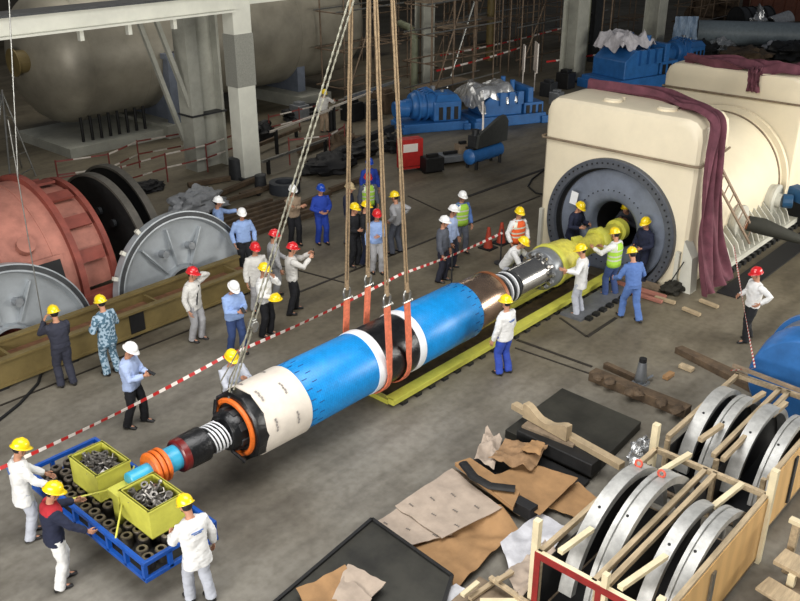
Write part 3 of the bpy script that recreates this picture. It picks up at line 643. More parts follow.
# ---------------------------------------------------------------- generator stator
GX = 19.35; GY = 10.33; GZ = 1.12
ge = thing('generator_stator', 'huge cream generator stator with open dark bore and round grey end', 'generator', (23, GY, 0))
def stator_box(x0, x1, hole, name, y0=8.25, y1=12.48, z0=-.15, z1=4.17, bev=.32, depth=.5):
    n = 112; cy, cz = GY, GZ
    def outer(a, ins):
        dy, dz = math.cos(a), math.sin(a); Y0, Y1, Z0, Z1 = y0+ins, y1-ins, z0+ins*.0, z1-ins
        t = 1e9
        if dy > 1e-6: t = min(t, (Y1-cy)/dy)
        if dy < -1e-6: t = min(t, (Y0-cy)/dy)
        if dz > 1e-6: t = min(t, (Z1-cz)/dz)
        if dz < -1e-6: t = min(t, (Z0-cz)/dz)
        p = [cy+dy*t, cz+dz*t]; r = .38
        for (qy, sy) in ((Y0+r, -1), (Y1-r, 1)):
            qz = Z1-r
            if (p[0]-qy)*sy > 0 and p[1] > qz:
                # ray / rounded corner circle
                B_ = dy*(cy-qy)+dz*(cz-qz); C_ = (cy-qy)**2+(cz-qz)**2-r*r; D_ = B_*B_-C_
                if D_ > 0: tt = -B_+math.sqrt(D_); p = [cy+dy*tt, cz+dz*tt]
        return p
    corner = [math.atan2(z-cy*0-cz, y-cy) for y, z in ((y0, z0), (y1, z0))]
    angs = sorted([2*PI*i/n-PI for i in range(n)]+corner)
    rows = [(x0, None)]+[(x0, bev), (x0+bev*.12, bev*.45), (x0+bev*.45, bev*.12), (x0+bev, 0), (x1-bev*.5, 0), (x1-.05, bev*.2), (x1, bev*.5)]+[(x1, None)]
    b = B(); vs = []; k = len(angs)
    for (x, ins) in rows:
        for a in angs:
            if ins is None: vs.append((x, cy+hole*math.cos(a), cz+hole*math.sin(a)))
            else: p = outer(a, ins if math.sin(a) > 0 or True else 0); vs.append((x, p[0], p[1]))
    fs = [(i*k+j, i*k+(j+1) % k, (i+1)*k+(j+1) % k, (i+1)*k+j) for i in range(len(rows)-1) for j in range(k)]
    b.add(vs, fs); return b.build(name, cream, ge, 30)
stator_box(GX+.08, 21.0, 1.7, 'end_housing', bev=.22)
stator_box(25.95, 27.4, 1.6, 'end_housing', bev=.1)
def gl(name, prof, m, n=96, par=None, smooth=True): 
    b = B(); b.lathe((0, GY, GZ), (1, 0, 0), prof, n); return b.build(name, m, par or ge, smooth)
fr = gl('end_ring', [(GX+.1, 1.8), (GX-.06, 1.8), (GX-.08, 1.78), (GX-.08, 1.58), (GX-.04, 1.56), (GX+.02, 1.56), (GX+.02, 1.7)], ringg)
for k in range(72):
    b = B(); t = 2*PI*k/72; b.cyl((GX-.1, GY+1.7*math.cos(t), GZ+1.7*math.sin(t)), (GX-.07, GY+1.7*math.cos(t), GZ+1.7*math.sin(t)), .022, 6); b.build('ring_bolt', black, fr)
gl('ring_step', [(GX, 1.57), (GX+.16, 1.52), (GX+.18, 1.4), (GX+.2, 1.4)], darkst)
en = gl('inner_end_disc', [(GX+.18, 1.5), (GX+.14, 1.46), (GX+.1, 1.0), (GX+.1, .8), (GX+.16, .7), (GX+.3, .64), (GX+.5, .62)], greyp)
b = B()
for k in range(40):
    t = 2*PI*k/40; b.cyl((GX+.08, GY+.98*math.cos(t), GZ+.98*math.sin(t)), (GX+.11, GY+.98*math.cos(t), GZ+.98*math.sin(t)), .016, 6)
b.build('disc_bolt', darkst, en)
gl('bore', [(GX+.48, .63), (21.0, .64), (25.5, .66), (26.5, 1.2)], darkst)
b = B(); b.lathe((0, GY, GZ), (1, 0, 0), [(20.95, 1.0), (20.95, 1.88), (21.05, 1.92), (25.75, 1.92), (25.75, 2.06), (25.9, 2.06), (25.9, 1.0)], 96); b.build('cylinder_frame', cream, ge, 30)
gl('frame_seam', [(25.5, 1.92), (25.5, 1.95), (25.56, 1.95), (25.56, 1.92)], woodg)
pn = [V((20.0, 10.9, 4.17)), V((20.0, 9.45, 4.17))]
for p in pn:
    b = B(); b.lathe(p, (0, 0, 1), [(0, .24), (.05, .24), (.065, .2), (.08, .19), (.08, .001)], 24); b.build('lifting_cover', cream, ge, True)
    b = B(); b.tube([p+V((.32, -.1, 0)), p+V((.32, -.1, .06))], .05, 8); b.build('vent_plug', cream, ge, True)
# horizontal brown pipes round the boxes
b = B(); b.tube([(20.9, 12.54, 3.12), (GX+.1, 12.54, 3.12), (GX, 12.45, 3.12), (GX, 8.3, 3.12), (GX+.1, 8.19, 3.12), (20.2, 8.17, 3.2), (20.9, 8.17, 3.3)], .03, 8); b.build('ring_pipe', woodg, ge, True)
b = B(); b.tube([(27.3, 12.54, 3.45), (25.9, 12.5, 3.45), (25.88, 8.25, 3.45), (26, 8.19, 3.45), (27.4, 8.19, 3.45)], .03, 8); b.build('ring_pipe', woodg, ge, True)
b = B(); [b.bb(GX-.03, GX+.07, y, y+.1, .0, z) for y, z in ((8.36, 1.0), (12.3, 1.2))]; b.build('corner_lug', cream2, ge)
# foot frame and ribs
b = B(); b.bb(20.6, 27.3, 7.85, 8.55, .12, .26); b.bb(20.6, 27.3, 8.0, 8.1, 0, .12); b.build('foot_frame', cream2, ge)
for i in range(15):
    x = 21.1+i*.31
    b = B(); b.prism([(x, 8.6, .26), (x, 7.9, .26), (x, 8.02, .55), (x, 8.4, .95), (x, 8.6, .95)], (.05, 0, 0)); b.build('gusset_rib', cream2, ge)
for i in range(20): b = B(); b.bb(20.7+i*.33, 20.85+i*.33, 7.75, 7.95, 0, .12); b.build('jacking_block', darkst, ge)
b = B(); b.prism([(GX+.02, 8.3, .0), (GX+.02, 7.98, .0), (GX+.02, 8.05, .9), (GX+.02, 8.3, 1.3)], (.35, 0, 0)); b.build('front_foot', cream2, ge)
# nozzles
for x, nm in ((22.6, 'lower'), (25.0, 'upper')):
    b = B(); b.lathe((x, 8.5, .95), (0, -1, 0), [(0, .42), (.2, .42), (.22, .44), (.3, .44), (.3, .2), (.45, .2), (.45, .001)], 32); n_ = b.build('side_nozzle', cream2, ge, True)
b = B(); b.tube([(22.6, 8.05, .95), (22.75, 7.7, .9), (23.1, 6.85, .66), (23.2, 6.7, .62)], [.2, .22, .12, .06], 16); b.tube([(22.6, 8.1, .95), (22.63, 7.95, .94)], [.19, .19], 16, 1)
tag(b.build('tarp_cone', [mat('green_black_canvas', (50, 50, 42), .8), mat('copper_tube', (176, 112, 78), .5)], None, True), 'dark conical canvas cover hanging from the generator side nozzle', 'cover')
b = B(); b.box((25.25, 7.1, 1.05), (.4, 1.9, .38), Euler((0.1, 0, -.25)).to_matrix()); b.tube([(25.0, 8.05, .97), (25.1, 7.8, .98)], .2, 12); tag(b.build('blue_duct', mat('duct_blue', (38, 84, 122), .5), None, bevel=.03), 'blue rectangular duct sticking out of the generator side', 'duct')
# ladder leaning on the cylinder
A = gy(700, 147, 8.32); A = V((21.25, 8.3, 2.6)); Bm = V((23.0, 8.1, .95))
A = gy(706, 150, 8.3); Bm = gy(752, 238, 7.9)
tbmr = mat('ladder_rust', (150, 128, 108), .6)
la = thing('ladder', 'rusty grey ladder leaning along generator side beside maroon cloth', 'ladder', Bm)
dl = (A-Bm).normalized(); sd = V((dl.z, 0, -dl.x)).normalized()
for sg in (-1, 1): b = B(); b.beam(Bm+sd*sg*.17, A+sd*sg*.17, .05, .05); b.build('stile', tbmr, la)
for i in range(9): b = B(); p = Bm.lerp(A, (i+.6)/9.6); b.cyl(p-sd*.17, p+sd*.17, .018, 6); b.build('rung', tbmr, la)
# maroon cloths
def ribbon(name, pts, ws, label, m=maroon, cat='cloth', nu=60, nv=14, amp=.07, th=.012, seed=1, side=None, parent=None, fr=9):
    pts = [V(p) for p in pts]; k = len(pts)-1
    def at(u):
        f = min(u*k, k-1e-6); i = int(f); t = f-i; P0 = pts[max(i-1, 0)]; P1 = pts[i]; P2 = pts[i+1]; P3 = pts[min(i+2, k)]
        c = .5*((2*P1)+(P2-P0)*t+(2*P0-5*P1+4*P2-P3)*t*t+(3*P1-P0-3*P2+P3)*t**3); s_ = V(side[i]).lerp(V(side[i+1]), t).normalized(); return c, s_, ws[i]*(1-t)+ws[i+1]*t
    def fn(u, v):
        c, s_, w = at(u); c2, _, _ = at(min(u+.01, 1)); d = (c2-c) if u < .99 else (c-at(.98)[0]); n_ = s_.cross(d).normalized() if d.length > 1e-6 else V((0, 0, 1))
        e = (1+.12*noise.noise(V((u*9, seed, 0))))
        f = amp*(math.sin(v*fr*2+u*5+seed)+.6*math.sin(v*fr*3.3-u*8)+.8*noise.noise(V((u*7, v*3, seed))))
        return c+s_*((v-.5)*w*e)+n_*f
    b = B(); b.grid(nu, nv, fn, th); o = b.build(name, m, parent, 60)
    if label: tag(o, label, cat)
    return o
Y8 = 7.98
ribbon('maroon_cloth', [(21.0, 12.2, 4.27), (20.95, 11, 4.28), (20.85, 10, 4.28), (20.35, 9.2, 4.28), (19.95, 8.5, 4.3), (19.72, 8.04, 4.12), (19.58, 7.96, 3.4), (19.6, 7.92, 2.4), (19.72, 7.84, 1.4), (19.85, 7.66, .5), (19.95, 7.55, .12)],
       [.15, .25, .35, .5, .65, .6, .6, .8, 1.1, 1.4, 1.55], 'long maroon cloth over near generator housing, hanging down its side to floor', side=[(1, 0, 0)]*11, nu=140, nv=44, amp=.085, fr=9)
ribbon('maroon_cloth', [(26.3, 12.0, 4.28), (26.35, 11, 4.3), (26.4, 10, 4.3), (26.5, 9.2, 4.3), (26.6, 8.4, 4.28)], [.5, .9, 1.0, 1.0, .9], 'crumpled maroon cloth lying across top of far generator housing', side=[(1, 0, 0)]*5, nu=90, nv=30, amp=.1, seed=4, fr=8)
ribbon('maroon_cloth', [(26.0, 9.75, 4.3), (25.84, 9.72, 4.22), (25.8, 9.7, 3.9), (25.82, 9.7, 3.65)], [.35, .35, .32, .4], 'short maroon cloth end drooping over front edge of far generator housing', side=[(0, 1, 0)]*4, nu=24, amp=.04, seed=6)
# foil and machine clutter behind the generator
def lump(name, c, r, m, label, cat, seed=1, seg=28, amp=.35, grp=None, parent=None, fz=2.2):
    b = B(); b.ell((0, 0, 0), (1, 1, 1), None, seg, seg*2//3)
    for v in b.v:
        k = 1+amp*noise.noise(v*fz+V((seed*5.3, 0, 0)))+amp*.4*noise.noise(v*fz*3+V((seed, 0, 0))); v.x *= k*r[0]; v.y *= k*r[1]; v.z *= k*r[2]; v.z = max(v.z, -r[2]*.5)
        v += V(c)
    o = b.build(name, m, parent, 50)
    return tag(o, label, cat, grp) if label else o
# ---------------------------------------------------------------- blue tray with counterweights
TX0, TX1, TY0, TY1, TZ = 4.72, 5.86, 8.9, 12.05, .42
tr = thing('counterweight_tray', 'blue steel tray full of round weights hung under the rotor end', 'tray', (5.3, 10.45, TZ))
b = B(); b.bb(TX0, TX1, TY0, TY1, TZ, TZ+.03); b.build('tray_floor', darkst, tr)
for nm, x0, x1, y0, y1 in (('side_rail', TX0-.04, TX0+.02, TY0, TY1), ('side_rail', TX1-.02, TX1+.04, TY0, TY1), ('end_rail', TX0-.04, TX1+.04, TY0-.05, TY0+.01), ('end_rail', TX0-.04, TX1+.04, TY1-.01, TY1+.05)):
    b = B()
    for z in (TZ-.03, TZ+.24): b.bb(x0, x1, y0, y1, z, z+.07)
    b.build(nm, trayblue, tr, bevel=.008)
for x in (TX0-.01, TX1+.01):
    for i in range(8): b = B(); y = TY0+.0+i*(TY1-TY0)/7; b.bb(x-.03, x+.03, y-.03, y+.03, TZ, TZ+.26); b.build('stanchion', trayblue, tr)
for y in (TY0-.02, TY1+.02):
    for i in (1, 2): b = B(); x = TX0+i*(TX1-TX0)/3; b.bb(x-.03, x+.03, y-.03, y+.03, TZ, TZ+.26); b.build('stanchion', trayblue, tr)
b = B()
for y in (9.6, 10.9):
    b.tube([(TX0, y, TZ+.3), (5.3, 10.2, 1.0)], .015, 6); b.tube([(TX1, y, TZ+.3), (5.35, 10.2, 1.0)], .015, 6)
b.build('hanger_strap', yellow, tr)
b = B(); b.bb(5.1, 5.5, 10.12, 10.28, TZ+.03, .95); b.bb(5.08, 5.5, 10.05, 10.35, .86, 1.0); b.build('yellow_bracket', yellow, tr, bevel=.01)
wt = mat('weight_steel', (64, 60, 54), .5, .5, var=.2); wt2 = mat('weight_face', (122, 112, 98), .5, .5, var=.15)
b = B(); b.lathe((0, 0, 0), (0, 0, 1), [(0, .09), (.17, .09), (.19, .08), (.19, .045), (.1, .045), (.1, .001)], 16, mi=[0, 1, 1, 0, 0]); b.add([], [])
w0 = b.build('round_weight', [wt, wt2], None, True, local=True); tag(w0, 'round steel weight with a centre hole standing in blue tray', 'weight', 'round weights in the blue tray')
first = True; rg = random.Random(5)
for i in range(15):
    for j in range(5):
        x = TX0+.14+j*.215+(i % 2)*.04; y = TY0+.14+i*.205
        if abs(y-10.2) < .2 and x > 4.98: continue
        if x > 5.0 and 10.4 < y < 11.4 or x > 5.0 and 9.2 < y < 10.05: zc = TZ+.03
        else: zc = TZ+.03
        if rg.random() < .04: continue
        o = w0 if first else dup(w0, (0, 0, 0)); first = False
        o.location = (x+rg.uniform(-.015, .015), y+rg.uniform(-.015, .015), zc)
scr = mat('scrap_metal', (150, 146, 140), .35, .7, var=.25, scale=20)
def scrap(kind):
    b = B()
    if kind == 0: b.lathe((0, 0, 0), (0, 0, 1), [(0, .03), (0, .055), (.05, .055), (.05, .03)], 12, close=True)
    elif kind == 1: b.box((0, 0, .02), (.16, .06, .012)); b.box((.075, 0, .05), (.012, .06, .07))
    else: b.cyl((-.08, 0, .02), (.08, 0, .02), .018, 8); b.cyl((.07, 0, .02), (.1, 0, .02), .035, 6)
    return b
sc_src = {}
for (nm, x0, x1, y0, y1) in (('left', 5.06, 5.62, 10.56, 11.34), ('right', 5.1, 5.68, 9.28, 10.04)):
    zb, zt = .63, 1.12
    t = thing('steel_bin', 'yellow green steel bin of scrap on blue tray, %s' % ('between the two workers at the left' if nm == 'left' else 'nearest to the near end'), 'bin', ((x0+x1)/2, (y0+y1)/2, zb))
    for (a0, a1, c0, c1) in ((x0, x1, y0, y0+.02), (x0, x1, y1-.02, y1), (x0, x0+.02, y0+.02, y1-.02), (x1-.02, x1, y0+.02, y1-.02)):
        b = B(); b.bb(a0, a1, c0, c1, zb, zt); b.bb(a0-.012, a1+.012, c0-.012, c1+.012, zt-.03, zt); b.build('side_plate', yellow, t)
    b = B(); b.bb(x0, x1, y0, y1, zb, zb+.02); b.build('bottom_plate', yellow, t)
    fl_ = B(); fl_.bb(x0+.021, x1-.021, y0+.021, y1-.021, zb+.02, zt-.16); tag(fl_.build('scrap_fill', wt), 'dark lower layer of small steel scrap in %s yellow bin' % nm, 'scrap', kind='stuff')
    for i in range(46):
        k = rg.randrange(3); key = (nm, k); x = rg.uniform(x0+.1, x1-.1); y = rg.uniform(y0+.1, y1-.1); z = zt-.15+rg.uniform(0, .1)
        if key not in sc_src: o = scrap(k).build(('steel_collar', 'angle_bracket', 'steel_bolt')[k], scr, None, k != 1, local=True); sc_src[key] = o; tag(o, ('short steel collar', 'small steel angle bracket', 'thick steel bolt')[k]+' in the heap of scrap in %s yellow bin' % nm, 'scrap piece', 'scrap in the %s yellow bin' % nm)
        else: o = dup(sc_src[key], (0, 0, 0))
        o.location = (x, y, z); o.rotation_euler = (rg.uniform(-.6, .6), rg.uniform(-.6, .6), rg.uniform(0, 6))
# ---------------------------------------------------------------- crates with rings
def post(b, x, y, z0, z1, w=.08, mi=0): b.bb(x-w/2, x+w/2, y-w/2, y+w/2, z0, z1, mi)
def arc_ring(cx, cy, r, z0, wy, thick, label, grp=None, holes=True, lug=False, r2=False, m=ringm, a0=8, a1=172):
    t = thing('ring_segment', label, 'ring', (cx, cy, 0), group=grp)
    b = B(); n = 48; A0, A1 = math.radians(a0), math.radians(a1); cz = z0
    prof = [(-wy/2, r-thick), (-wy/2, r), (wy/2, r), (wy/2, r-thick)] if not r2 else [(-wy/2, r-thick), (-wy/2, r), (wy*.1, r), (wy*.14, r-.035), (wy*.2, r-.035), (wy*.24, r), (wy/2, r), (wy/2, r-thick)]
    # lathe about the Y axis; angle from +X
    vs = []; k = len(prof)
    for i in range(n+1):
        w = A0+(A1-A0)*i/n
        for (q, rr_) in prof: vs.append((cx+rr_*math.cos(w), cy+q, cz+rr_*math.sin(w)))
    fs = [(i*k+j, i*k+(j+1) % k, (i+1)*k+(j+1) % k, (i+1)*k+j) for i in range(n) for j in range(k)]+[tuple(range(k)), tuple(n*k+j for j in reversed(range(k)))]
    b.add(vs, fs); b.build('ring_body', m, t, 30)
    if holes:
        for w in (58, 118):
            b = B(); w = math.radians(w); c = V((cx+(r+.001)*math.cos(w), cy, cz+(r+.001)*math.sin(w))); d = V((math.cos(w), 0, math.sin(w))); b.cyl(c-d*.02, c+d*.004, .022, 8); b.build('bolt_hole', black, t)
    if lug:
        b = B(); w = math.radians(lug); c = V((cx+(r+.0)*math.cos(w), cy, cz+r*math.sin(w))); d = V((math.cos(w), 0, math.sin(w))); e = V((0, 1, 0))
        b.tube([c+e*.05*math.cos(q)+d*(.05+.05*math.sin(q)) for q in [2*PI*i/12 for i in range(13)]], .018, 6); b.build('lifting_eye', mat('eye_red', (214, 92, 70), .5), t, True)
    return t
def crate(x0, x1, y0, y1, zt, lab, near=True, red=True):
    t = thing('timber_crate', lab, 'crate', ((x0+x1)/2, (y0+y1)/2, 0))
    if near: b = B(); b.bb(x0, x1, y0, y0+.03, .08, zt-.05); b.build('plywood_side', plym, t)
    else: b = B(); b.bb(x0, x1, y0, y0+.03, .08, zt-.05); b.build('plywood_side', plym, t)
    b = B(); b.bb(x0, x1, y0, y1, .04, .1); b.build('base_board', woodg, t)
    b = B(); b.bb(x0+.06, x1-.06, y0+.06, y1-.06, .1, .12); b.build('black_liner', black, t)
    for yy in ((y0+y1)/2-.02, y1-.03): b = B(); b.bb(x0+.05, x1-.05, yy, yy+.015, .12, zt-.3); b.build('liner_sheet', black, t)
    for y in (y0+.05, (y0+y1)/2+.06, (y0+y1)/2-.09, y1-.04): b = B(); b.bb(x0, x1, y-.035, y+.035, zt-.08, zt); b.build('top_rail', wood, t)
    for x in ((x0, x1) if red else (x1,)): b = B(); b.bb(x-.035, x+.035, y0, y1, zt-.08, zt); b.build('end_rail', woodl if x == x0 else wood, t)
    for y in (y0+.12, y1-.05, (y0+y1)/2): b = B(); post(b, x0+.0, y, .0, zt-.08, .07); b.build('post', wood, t)
    if red: b = B(); post(b, x1, y0+.0, 0, zt+.42, .1); b.build('corner_post', woodl, t)
    return t
CX0, CX1, CY0, CY1, CZ = 7.98, 11.15, 3.0, 4.8, 1.2
c1 = crate(CX0, CX1, CY0, CY1, CZ, 'open timber crate with red painted end, holding four large ring segments')
b = B(); b.bb(CX0-.05, CX0-.035, CY0, CY1, CZ-.1, CZ+.0); b.bb(CX0-.05, CX0-.035, CY1-.09, CY1, .05, CZ-.1); b.bb(CX0-.05, CX0-.035, 3.82, 3.9, .05, CZ-.1); b.build('red_edging', redp, c1)
for x, y, zz, w in ((CX0+.02, CY1+.03, 1.65, .09), (CX0, 3.8, 1.4, .08), (CX1, CY1, 1.6, .1), (CX0+.05, 3.1, 1.42, .09)):
    b = B(); post(b, x, y, .1, zz, w); b.build('post', woodl, c1)
for (p_, q_) in (((560, 552), (592, 529)), ((660, 472), (690, 454)), ((620, 588), (666, 556)), ((713, 507), (742, 484))):
    b = B(); b.beam(gz(*p_, CZ+.03), gz(*q_, CZ+.03), .08, .06); b.build('cross_batten', woodl, c1)
b = B(); b.bb(9.3, 9.4, CY0-.03, CY0, .15, 1.0); b.build('side_cleat', galv, c1)
arc_ring(9.72, 4.54, 1.39, .16, .2, .12, 'large ring segment against far left side of red-edged crate', lug=74)
arc_ring(9.8, 4.16, 1.4, .16, .26, .12, 'large grooved ring segment second from far left in red-edged crate', lug=80, r2=True)
arc_ring(9.75, 3.55, 1.26, .14, .18, .1, 'smaller ring segment in middle right bay of red-edged crate')
arc_ring(9.85, 3.24, 1.26, .14, .22, .1, 'smaller double ring segment beside plywood side of red-edged crate', r2=True)
c2 = crate(11.65, 14.3, 3.15, 4.85, 1.15, 'farther timber crate holding four dark-centred ring segments, behind the red-edged crate', near=False, red=False)
for (p_, q_) in (((745, 405), (764, 393)), ((772, 415), (786, 403)), ((700, 440), (722, 425))):
    b = B(); b.beam(gz(*p_, 1.2), gz(*q_, 1.2), .08, .07); b.build('cross_batten', wood, c2)
b = B(); b.cyl((12.9, 4.95, 1.16), (14.2, 3.2, 1.16), .04, 8) if False else b.beam((14.25, 4.9, 1.3), (14.1, 3.0, 1.3), .06, .06); b.build('tie_pole', woodg, c2)
b = B(); b.bb(12.6, 12.7, 3.12, 3.15, .15, 1.0); b.build('side_cleat', dgrey, c2)
for i, (y, cx, lb) in enumerate(((4.66, 13.0, 'first ring segment at far left of the farther crate'), (4.3, 12.95, 'second ring segment from left in the farther crate'), (3.86, 12.95, 'third ring segment from left in the farther crate'), (3.4, 12.9, 'fourth ring segment, beside plywood of the farther crate'))):
    arc_ring(cx+.12, y, 1.14, .18, .22, .09, lb, r2=bool(i % 2))
    b = B(); n = 32; w = [math.radians(8+164*k/n) for k in range(n+1)]
    b.prism([(cx+.12+1.03*math.cos(a), y+.04, .16+1.03*math.sin(a)) for a in w], (0, .02, 0)); tag(b.build('ring_backing', darkst), 'dark backing disc inside the %s' % lb.replace(' in the farther crate', ' of the farther crate'), 'panel') 
# pallet pieces bottom right
def board(p, q, w, h, m, lab, cat='board', name='timber_board', grp=None):
    b = B(); b.beam(V(p), V(q), w, h); return tag(b.build(name, m, None, bevel=.006), lab, cat, grp)
board(gz(779, 556, .5), gz(816, 575, .5), .36, .07, wood, 'pale timber board at bottom right corner, upper of the stack')
board(gz(762, 583, .3), gz(800, 606, .3), .34, .05, wood, 'perforated pale timber board at bottom right, lower of the stack')
t = board(gz(790, 519, .9), gz(812, 529, .9), .1, .07, woodl, 'bright short timber batten near right edge above the board stack')
board(V((*gz(797, 524, .86).xy, 0)), gz(797, 524, .86), .1, .1, wood, 'upright timber post at right edge carrying the short batten')
b = B(); p = gz(778, 598, 0.2); b.bb(p.x-.1, p.x+.8, p.y-.9, p.y, 0, .26); tag(b.build('timber_block', woodg), 'dusty timber block under the boards at bottom right', 'block')
board(V((*gz(793, 574, .47).xy, .27)), gz(793, 574, .47), .1, .1, woodl, 'short pale timber prop under boards at bottom right')
# blue drum behind the crates
t = thing('blue_drum', 'large blue drum with grey middle behind the crates at right edge', 'drum', (15.9, 3.9, 0))
b = B(); b.lathe((15.0, 3.95, .9), (1, .12, 0), [(0, .001), (0, .86), (.06, .9), (.7, .9), (.72, .8)], 40); b.build('drum_shell', bluep, t, True)
b = B(); b.lathe((15.0, 3.95, .9), (1, .12, 0), [(.7, .78), (1.4, .78), (1.4, .001)], 40); b.build('drum_core', alu, t, True)
b = B(); b.lathe((15.0, 3.95, .9), (1, .12, 0), [(1.38, .001), (1.38, .86), (1.48, .86), (1.48, .001)], 40); b.build('rim', bluep, t, True)
b = B(); b.bb(15.2, 16.4, 3.4, 4.3, 0, .1); b.build('cradle', woodg, t)
# ---------------------------------------------------------------- slabs, sheets and packaging
def slab(name, corners, z0, z1, m, lab, cat, bevel=.01):
    b = B(); b.prism([V((c[0], c[1], z0)) for c in corners], (0, 0, z1-z0)); return tag(b.build(name, m, None, bevel=bevel), lab, cat)
def G(px, py, z=0): p = gz(px, py, z); return (p.x, p.y)
slab('steel_case', [G(275, 601, .2), G(372, 519, .2), G(453, 580, .2), (6.2, 5.2), (5.0, 5.5), (4.6, 7.3)], 0, .22, sheetd, 'large flat black steel case lying at bottom centre', 'case')
b = B(); p, q = V((*G(372, 521, .2), .24)), V((*G(452, 578, .2), .24)); b.beam(p, q, .05, .04); b.beam(q, V((6.2, 5.2, .24)), .05, .04); b.beam(p, V((4.6, 7.3, .24)), .05, .04)
tag(b.build('case_edge_strip', darkst), 'thin raised strip along the edges of the flat black case', 'strip')
slab('steel_slab', [G(562, 390, .12), G(641, 424, .12), G(592, 474, .12), G(505, 432, .12)], 0, .17, sheetd, 'dark square steel slab on floor beyond the timber beam', 'slab')
slab('steel_slab', [G(505, 440, .06), G(590, 480, .06), G(565, 505, .06), G(470, 462, .06)], 0, .07, darkst, 'dark steel slab partly under kraft boards, nearer the cardboard', 'slab')
tbm = mat('dusty_timber', (176, 156, 124), .8, var=.14, scale=4)
board(V((*G(514, 405, .42), .42)), V((*G(622, 466, .42), .42)), .15, .11, tbm, 'long dusty timber lying over dark slab by the kraft boards', 'timber', 'timber_beam')
t = thing('black_box_beam', 'black steel beam lying on slab under the long timber', 'beam', (*G(560, 450), 0))
b = B(); b.beam(V((*G(522, 430, .28), .24)), V((*G(597, 465, .28), .24)), .34, .24); b.build('web', darkst, t, bevel=.015); 
b = B(); b.beam(V((*G(526, 424, .36), .38)), V((*G(577, 444, .36), .38)), .3, .05); b.build('timber_pad', woodg, t)
# saddle shaped wooden chock on timber
sdl = V((*G(545, 420, .5), .5)); e1 = (V((*G(575, 437, .5), .5))-V((*G(530, 412, .5), .5))).normalized(); b = B(); up = V((0, 0, 1)); pf = []
for i in range(13): t_ = i/12; pf.append(sdl+e1*((t_-.4)*1.0)+up*(.2-.16*math.sin(PI*min(max((t_-.12)/.76, 0), 1))))
e2 = e1.cross(up); b.prism([sdl+e1*-.4-up*.08]+pf+[sdl+e1*.6-up*.08], e2*.14); tag(b.build('saddle_chock', tbm), 'curved wooden saddle chock on the long dusty timber', 'chock')
def sheet(name, corners, z, m, lab, cat='sheet', amp=.03, nu=26, nv=26, th=.012, seed=1, dz=(0, 0, 0, 0), fz=1.6, sharp=0.0, marks=0):
    c = [V((*G(*p, z), z+d)) for p, d in zip(corners, dz)]
    def fn(u, v):
        p = (c[0]*(1-u)+c[1]*u)*(1-v)+(c[3]*(1-u)+c[2]*u)*v; w = V((p.x*fz, p.y*fz, seed*3.7)); n_ = noise.noise(w)+.5*noise.noise(w*2.7)
        if sharp: n_ = n_*(1-sharp)+sharp*(1-2*abs(noise.noise(w*1.3)))
        e = noise.noise(V((u*4, v*4, seed)))*.03; return p+V((e, e*.7, max(n_*amp, -z+.016)))
    b = B(); b.grid(nu, nv, fn, th); o = tag(b.build(name, m, None, 50), lab, cat)
    if marks:
        for i in range(marks):
            u = .15+.7*((i*.37) % 1); v = .12+.76*i/max(1, marks-1); p = fn(u, v); q = fn(u, min(v+.09, .99)); b = B()
            for k in range(5): b.beam(p.lerp(q, k/5)+V((0, 0, .012)), p.lerp(q, k/5+.12)+V((0, 0, .012)), .012 if k % 2 else .03, .004)
            me = b.mesh('print_mark', [mat('print_grey2', (112, 106, 100), .8)], Matrix.Translation(-o.location)); c_ = bpy.data.objects.new('print_mark', me); COL.objects.link(c_); c_.parent = o
    return o
sheet('kraft_sheet', [(395, 505), (452, 468), (502, 508), (442, 538)], .2, kraftp, 'printed grey kraft paper sheet on top of boards beside black case', amp=.02, seed=2, marks=7)
sheet('kraft_sheet', [(376, 522), (398, 508), (452, 534), (412, 545)], .16, kraftp, 'smaller printed kraft sheet overlapping corner of the black case', amp=.02, seed=3, marks=3)
sheet('cardboard_sheet', [(408, 542), (500, 508), (520, 528), (455, 590)], .1, kraft, 'wrinkled brown cardboard sheet draped beside black case', amp=.1, seed=5, dz=(0, .04, .0, 0))
sheet('cardboard_sheet', [(486, 478), (528, 462), (578, 478), (540, 515)], .22, kraft, 'flat brown cardboard sheet below the crumpled brown paper', amp=.012, seed=6)
sheet('cardboard_sheet', [(535, 500), (578, 482), (600, 500), (575, 518)], .08, kraft, 'brown cardboard lying lower, close to the ring crate', amp=.03, seed=7)
sheet('plastic_sheet', [(500, 545), (540, 512), (572, 530), (515, 585)], .12, plast, 'white plastic film crumpled beside the red-edged crate', amp=.12, seed=8, sharp=.5)
sheet('plastic_sheet', [(432, 601), (456, 585), (480, 601), (450, 625)], .14, plast, 'pale plastic film bit at bottom edge beside black case', amp=.1, seed=9, sharp=.5)
sheet('crumpled_paper', [(488, 462), (505, 442), (548, 448), (532, 470)], .3, mat('crumpled_brown', (150, 118, 84), .8, var=.15, bump=.4), 'crumpled light brown paper heap on the dark slab', 'paper', amp=.14, seed=11, sharp=.6, fz=3)
sheet('crumpled_paper', [(474, 462), (486, 430), (502, 440), (494, 470)], .25, kraftp, 'torn greyish kraft paper standing beside crumpled brown paper', 'paper', amp=.2, seed=12, sharp=.6, fz=3)
sheet('crumpled_paper', [(520, 450), (532, 440), (545, 444), (540, 455)], .45, kraft, 'small folded kraft piece leaning on the black beam', 'paper', amp=.1, seed=13, sharp=.4, fz=3)
sheet('crumpled_paper', [(505, 575), (545, 540), (560, 560), (520, 600)], .35, kraftp, 'crumpled kraft paper at foot of the red-edged crate', 'paper', amp=.12, seed=14, sharp=.5, fz=3)
